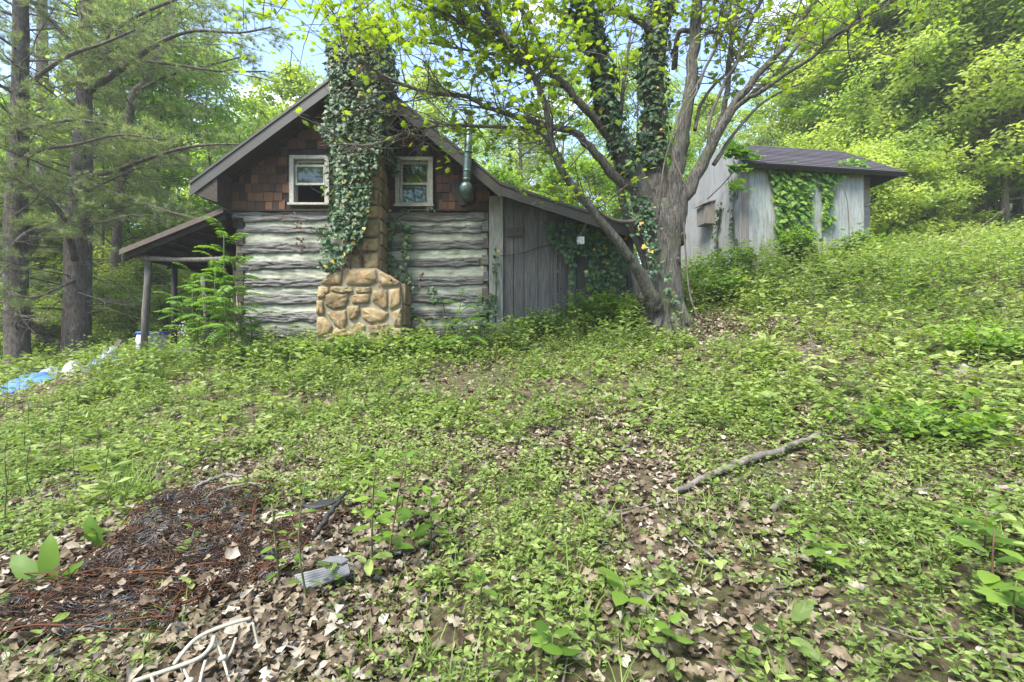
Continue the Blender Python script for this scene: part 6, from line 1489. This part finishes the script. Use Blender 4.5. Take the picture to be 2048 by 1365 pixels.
strip([(690, 1205, 1.68), (930, 1125, 1.76), (1080, 1070, 1.80), (1140, 1010, 1.86), (1155, 945, 1.90)], 'rail', .0165)
strip([(1155, 950, 1.91), (1200, 1065, 1.87), (1245, 1215, 1.81)], 'leg', .011, mat='brass')
strip([(1360, 865, 1.99), (1390, 1000, 1.96), (1430, 1120, 1.94)], 'leg', .011, mat='brass')
strip([(1275, 950, 1.95), (1250, 1030, 1.92), (1220, 1075, 1.90), (1170, 1090, 1.88)], 'brace', .011)
strip([(990, 1120, 1.78), (1030, 1215, 1.73)], 'leg', .011, mat='brass')
strip([(1110, 1075, 1.80), (1090, 1140, 1.77), (1075, 1215, 1.74)], 'brace', .011)
strip([(815, 1165, 1.72), (835, 1230, 1.68)], 'leg', .011, mat='brass')
for (a, b_, D) in ((1200, 1065, 1.87), (1390, 1003, 1.96), (1020, 1190, 1.74)):
    c = P(*c6(a, b_), D * .95); Geo().tube([c - (0, 0, .006), c, c + (0, 0, .006)], [.010, .018, .010], 12).build('collar', MT['cream'], fr, smooth=True)

# ---------------------------------------------------------------- by the porch
bp_ = pg(305, 722); BD = 9.35; X = (305 - 1024) / FPX * BD; z0 = g1(X, BD)
br_ = thing('barrel', 'white plastic barrel with a blue rim beside the porch post', 'barrel', (X, BD, z0)); zt = wz(668, BD)
g = Geo(); hs = np.linspace(0, 1, 12); g.tube(np.c_[np.full(12, X) + .05 * hs * 0, np.full(12, BD), z0 - .05 + (zt - z0 + .05) * hs], .25 + .025 * np.sin(hs * np.pi) + .006 * (np.arange(12) % 4 == 0), 28); g.build('body', MT['barrel'], br_, smooth=True)
Geo().tube([(X, BD, zt - .005), (X, BD, zt + .02), (X, BD, zt + .045)], [.272, .28, .262], 28).build('rim', MT['deepblue'], br_, smooth=True)
# crumpled tarps and bags
def heap(name, label, cat, mat, pxs, pys, D, h, seed, nx=26, ny=14, dep=.9):
    """crumpled sheet lying between two photo columns, rows giving its crest"""
    u = np.linspace(0, 1, nx); v = np.linspace(0, 1, ny)
    X = np.interp(u, np.linspace(0, 1, len(pxs)), pxs); Yc = np.interp(u, np.linspace(0, 1, len(pys)), pys)
    pts = np.zeros((nx, ny, 3))
    for i in range(nx):
        for j in range(ny):
            y = D + (v[j] - .4) * dep; x = (X[i] - 1024) / FPX * D; gz_ = g1(x, y)
            crest = EYE + (682.5 - Yc[i]) / FPX * D; a = max(0, math.sin(math.pi * min(1, max(0, v[j] * 1.05)))) ** .6 * (max(0, math.sin(math.pi * min(max(u[i], .02), .98))) ** .35)
            z = gz_ - .03 + a * max(.12, crest - gz_ + .06) + (vnoise(i * .45 + seed, j * .6 + seed, 3) - .5) * .22 * a
            pts[i, j] = (x + (vnoise(i * .6 + seed, j * .7, 2) - .5) * .12, y, z)
    return tag(Geo().grid(pts).build(name, MT[mat], smooth=True), label, cat)
heap('tarp', 'faded blue tarpaulin crumpled on the ground at the left edge', 'tarp', 'bluetarp', [-10, 30, 70, 112], [770, 765, 752, 748], 8.6, .3, 2)
heap('tarp', 'grey plastic sheet behind the blue tarpaulin', 'tarp', 'greytarp', [55, 90, 130, 165], [752, 742, 738, 740], 9.3, .3, 5)
heap('plastic_bag', 'white crumpled plastic bag at the end of the grey sheet', 'bag', 'whitebag', [132, 145, 165], [732, 726, 734], 9.1, .3, 9, 14, 10, .5)
heap('plastic_bag', 'bright blue plastic bag below the rusty board', 'bag', 'deepblue', [182, 200, 225], [726, 720, 722], 9.0, .2, 12, 14, 10, .5)
heap('tarp', 'pale dirty sheet slumped against the rusty board', 'tarp', 'greytarp', [200, 215, 232], [715, 700, 698], 9.2, .2, 15, 12, 10, .5)
A0, B0 = P(198, 722, 9.5), P(238, 682, 9.7)
tag(Geo().prism([A0 + (-.03, 0, -.15), A0 + (.1, 0, -.15), B0 + (.06, 0, 0), B0 + (-.02, 0, .04)], (0, .04, 0)).build('rusty_board', MT['rustboard']), 'narrow reddish board leaning behind the pale sheet', 'board')
# tyre under the porch, tub, stones
tyx, tyD = (430 - 1024) / FPX * 9.7, 9.7
ty = thing('wheel', 'dark wheel half hidden by weeds at the back of the porch', 'wheel', (tyx, tyD, g1(tyx, tyD)))
a = np.linspace(0, 2 * np.pi, 28); ctr = np.array([tyx, tyD, wz(672, tyD)])
Geo().tube(np.c_[ctr[0] + .19 * np.cos(a), np.full(28, tyD), ctr[2] + .19 * np.sin(a)], .055, 8, cap=False).build('tyre', MT['rubber'], ty, smooth=True)
Geo().tube([ctr + (0, .03, 0), ctr + (0, -.03, 0)], .14, 20).build('rim', MT['greywire'], ty, smooth=True)
xb = (370 - 1024) / FPX * 8.85
tag(Geo().hexa([(xb - .2, 8.8, wz(712, 8.8)), (xb + .2, 8.8, wz(712, 8.8)), (xb + .2, 9.0, wz(712, 8.8)), (xb - .2, 9.0, wz(712, 8.8)), (xb - .22, 8.78, wz(698, 8.8)), (xb + .22, 8.78, wz(696, 8.8)), (xb + .22, 9.02, wz(696, 8.8)), (xb - .22, 9.02, wz(698, 8.8))]).build('tub', MT['greytarp']), 'low pale blue-grey tub on the edge of the porch', 'tub')
def rock(label, px, py, D, w, h, mat, seed):
    c = np.array([(px - 1024) / FPX * D, D, g1((px - 1024) / FPX * D, D)]); r = np.random.default_rng(seed)
    th, ph = np.meshgrid(np.linspace(0, 2 * np.pi, 13), np.linspace(0, np.pi, 8), indexing='ij'); rad = 1 + (vnoise(np.cos(th) * 1.5 + seed, ph * 1.5 + np.sin(th), 2) - .5) * .6
    tag(Geo().grid(np.stack([c[0] + w * rad * np.sin(ph) * np.cos(th), c[1] + w * .7 * rad * np.sin(ph) * np.sin(th), c[2] + h * rad * np.cos(ph)], -1)).build('stone', MT[mat], smooth=True), label, 'stone')
rock('whitish rounded stone in the weeds before the porch', 420, 716, 8.4, .13, .14, 'whitebag', 1)
rock('small pinkish stone in the weeds at the porch edge', 340, 722, 8.5, .10, .09, 'stone', 2)
rock('grey stone showing among leaves at the right of the slope', 1925, 795, 5.2, .10, .08, 'flagstone', 3)
Geo_steps = []
# stone sill below the left logs
fs = thing('foundation_stones', 'rough stones under the bottom log left of the chimney', 'foundation', (wx(550), WD - .1, g1(wx(550), WD)))
for i, (a0_, b0_) in enumerate(((490, 530), (532, 580), (583, 612), (613, 632))):
    Geo().hexa([(wx(a0_), WD - .14, 1.05), (wx(b0_ - 2), WD - .16, 1.05), (wx(b0_ - 2), WD + .05, 1.05), (wx(a0_), WD + .05, 1.05), (wx(a0_ + 2), WD - .12, wz(712 - 18 * (i == 3))), (wx(b0_ - 3), WD - .11, wz(711 - 20 * (i == 3))), (wx(b0_ - 3), WD + .05, wz(711 - 20 * (i == 3))), (wx(a0_ + 2), WD + .05, wz(712))]).build('stone', MT['flagstone'], fs)
# weathered post and boards near the lean-to
q = smooth_path([(1290, 660, 8.35, 9), (1284, 620, 8.35, 9), (1277, 580, 8.35, 9.5), (1268, 538, 8.35, 8)], 5)
tag(Geo().tube(q[:, :3], q[:, 3], 9, rough=.2, seed=4).build('wooden_post', MT['polewood'], smooth=True), 'leaning weathered wooden post between the lean-to and the maple', 'post')
for i, (lab, p0, p1, r) in enumerate((('thick black hose leaning against the right-hand logs', (835, 706, 8.5), (918, 640, 8.85), .022), ('thinner black hose below the thick one', (850, 712, 8.45), (905, 655, 8.8), .016), ('black pipe lying lowest in the hose bundle', (840, 716, 8.4), (890, 676, 8.7), .018))):
    a_, b_ = P(*p0), P(*p1); m_ = (a_ + b_) / 2 + np.array([0, 0, -.04 + .03 * i])
    tag(Geo().tube([a_, a_ * .6 + m_ * .4, m_, m_ * .5 + b_ * .5, b_], r, 8).build('hose', MT['rubber'], smooth=True), lab, 'hose')
A0, B0 = P(880, 700, 8.55), P(965, 690, 8.7)
tag(Geo().prism([A0 + (0, 0, -.10), B0 + (0, 0, -.10), B0 + (0, 0, .02), A0 + (0, 0, .02)], (0, .05, 0)).build('loose_board', MT['board']), 'grey loose board lying at the foot of the right-hand logs', 'board')
ORD = 'leftmost second third fourth fifth sixth seventh eighth ninth tenth eleventh twelfth thirteenth fourteenth fifteenth sixteenth seventeenth eighteenth nineteenth twentieth twenty-first twenty-second twenty-third twenty-fourth'.split()
gs_ = {}
for o in bpy.data.objects:
    if o.parent is None and 'group' in o and 'label' in o: gs_.setdefault((o['group'], o['label']), []).append(o)
for (g_, l_), os_ in gs_.items():
    if len(os_) > 1:
        os_.sort(key=lambda o: o.location.x / max(abs(o.location.y), 1))
        for i, o in enumerate(os_): o['label'] = l_ + (', leftmost of its group' if i == 0 else ', %s from the left' % ORD[min(i, 23)] if i < len(os_) - 1 else ', rightmost of its group')
# ---------------------------------------------------------------- thin haze in the air, added to lift the dark background woods
hm = bpy.data.materials.new('haze'); hm.use_nodes = True; hm.node_tree.nodes.clear()
hv = hm.node_tree.nodes.new('ShaderNodeVolumePrincipled'); ho = hm.node_tree.nodes.new('ShaderNodeOutputMaterial')
hv.inputs['Color'].default_value = (.93, .95, .92, 1); hv.inputs['Density'].default_value = .0018; hv.inputs['Anisotropy'].default_value = .2
hm.node_tree.links.new(hv.outputs['Volume'], ho.inputs['Volume'])
tag(Geo().box((-460, -100, -40), (460, 760, 60)).build('haze', hm), kind='stuff')
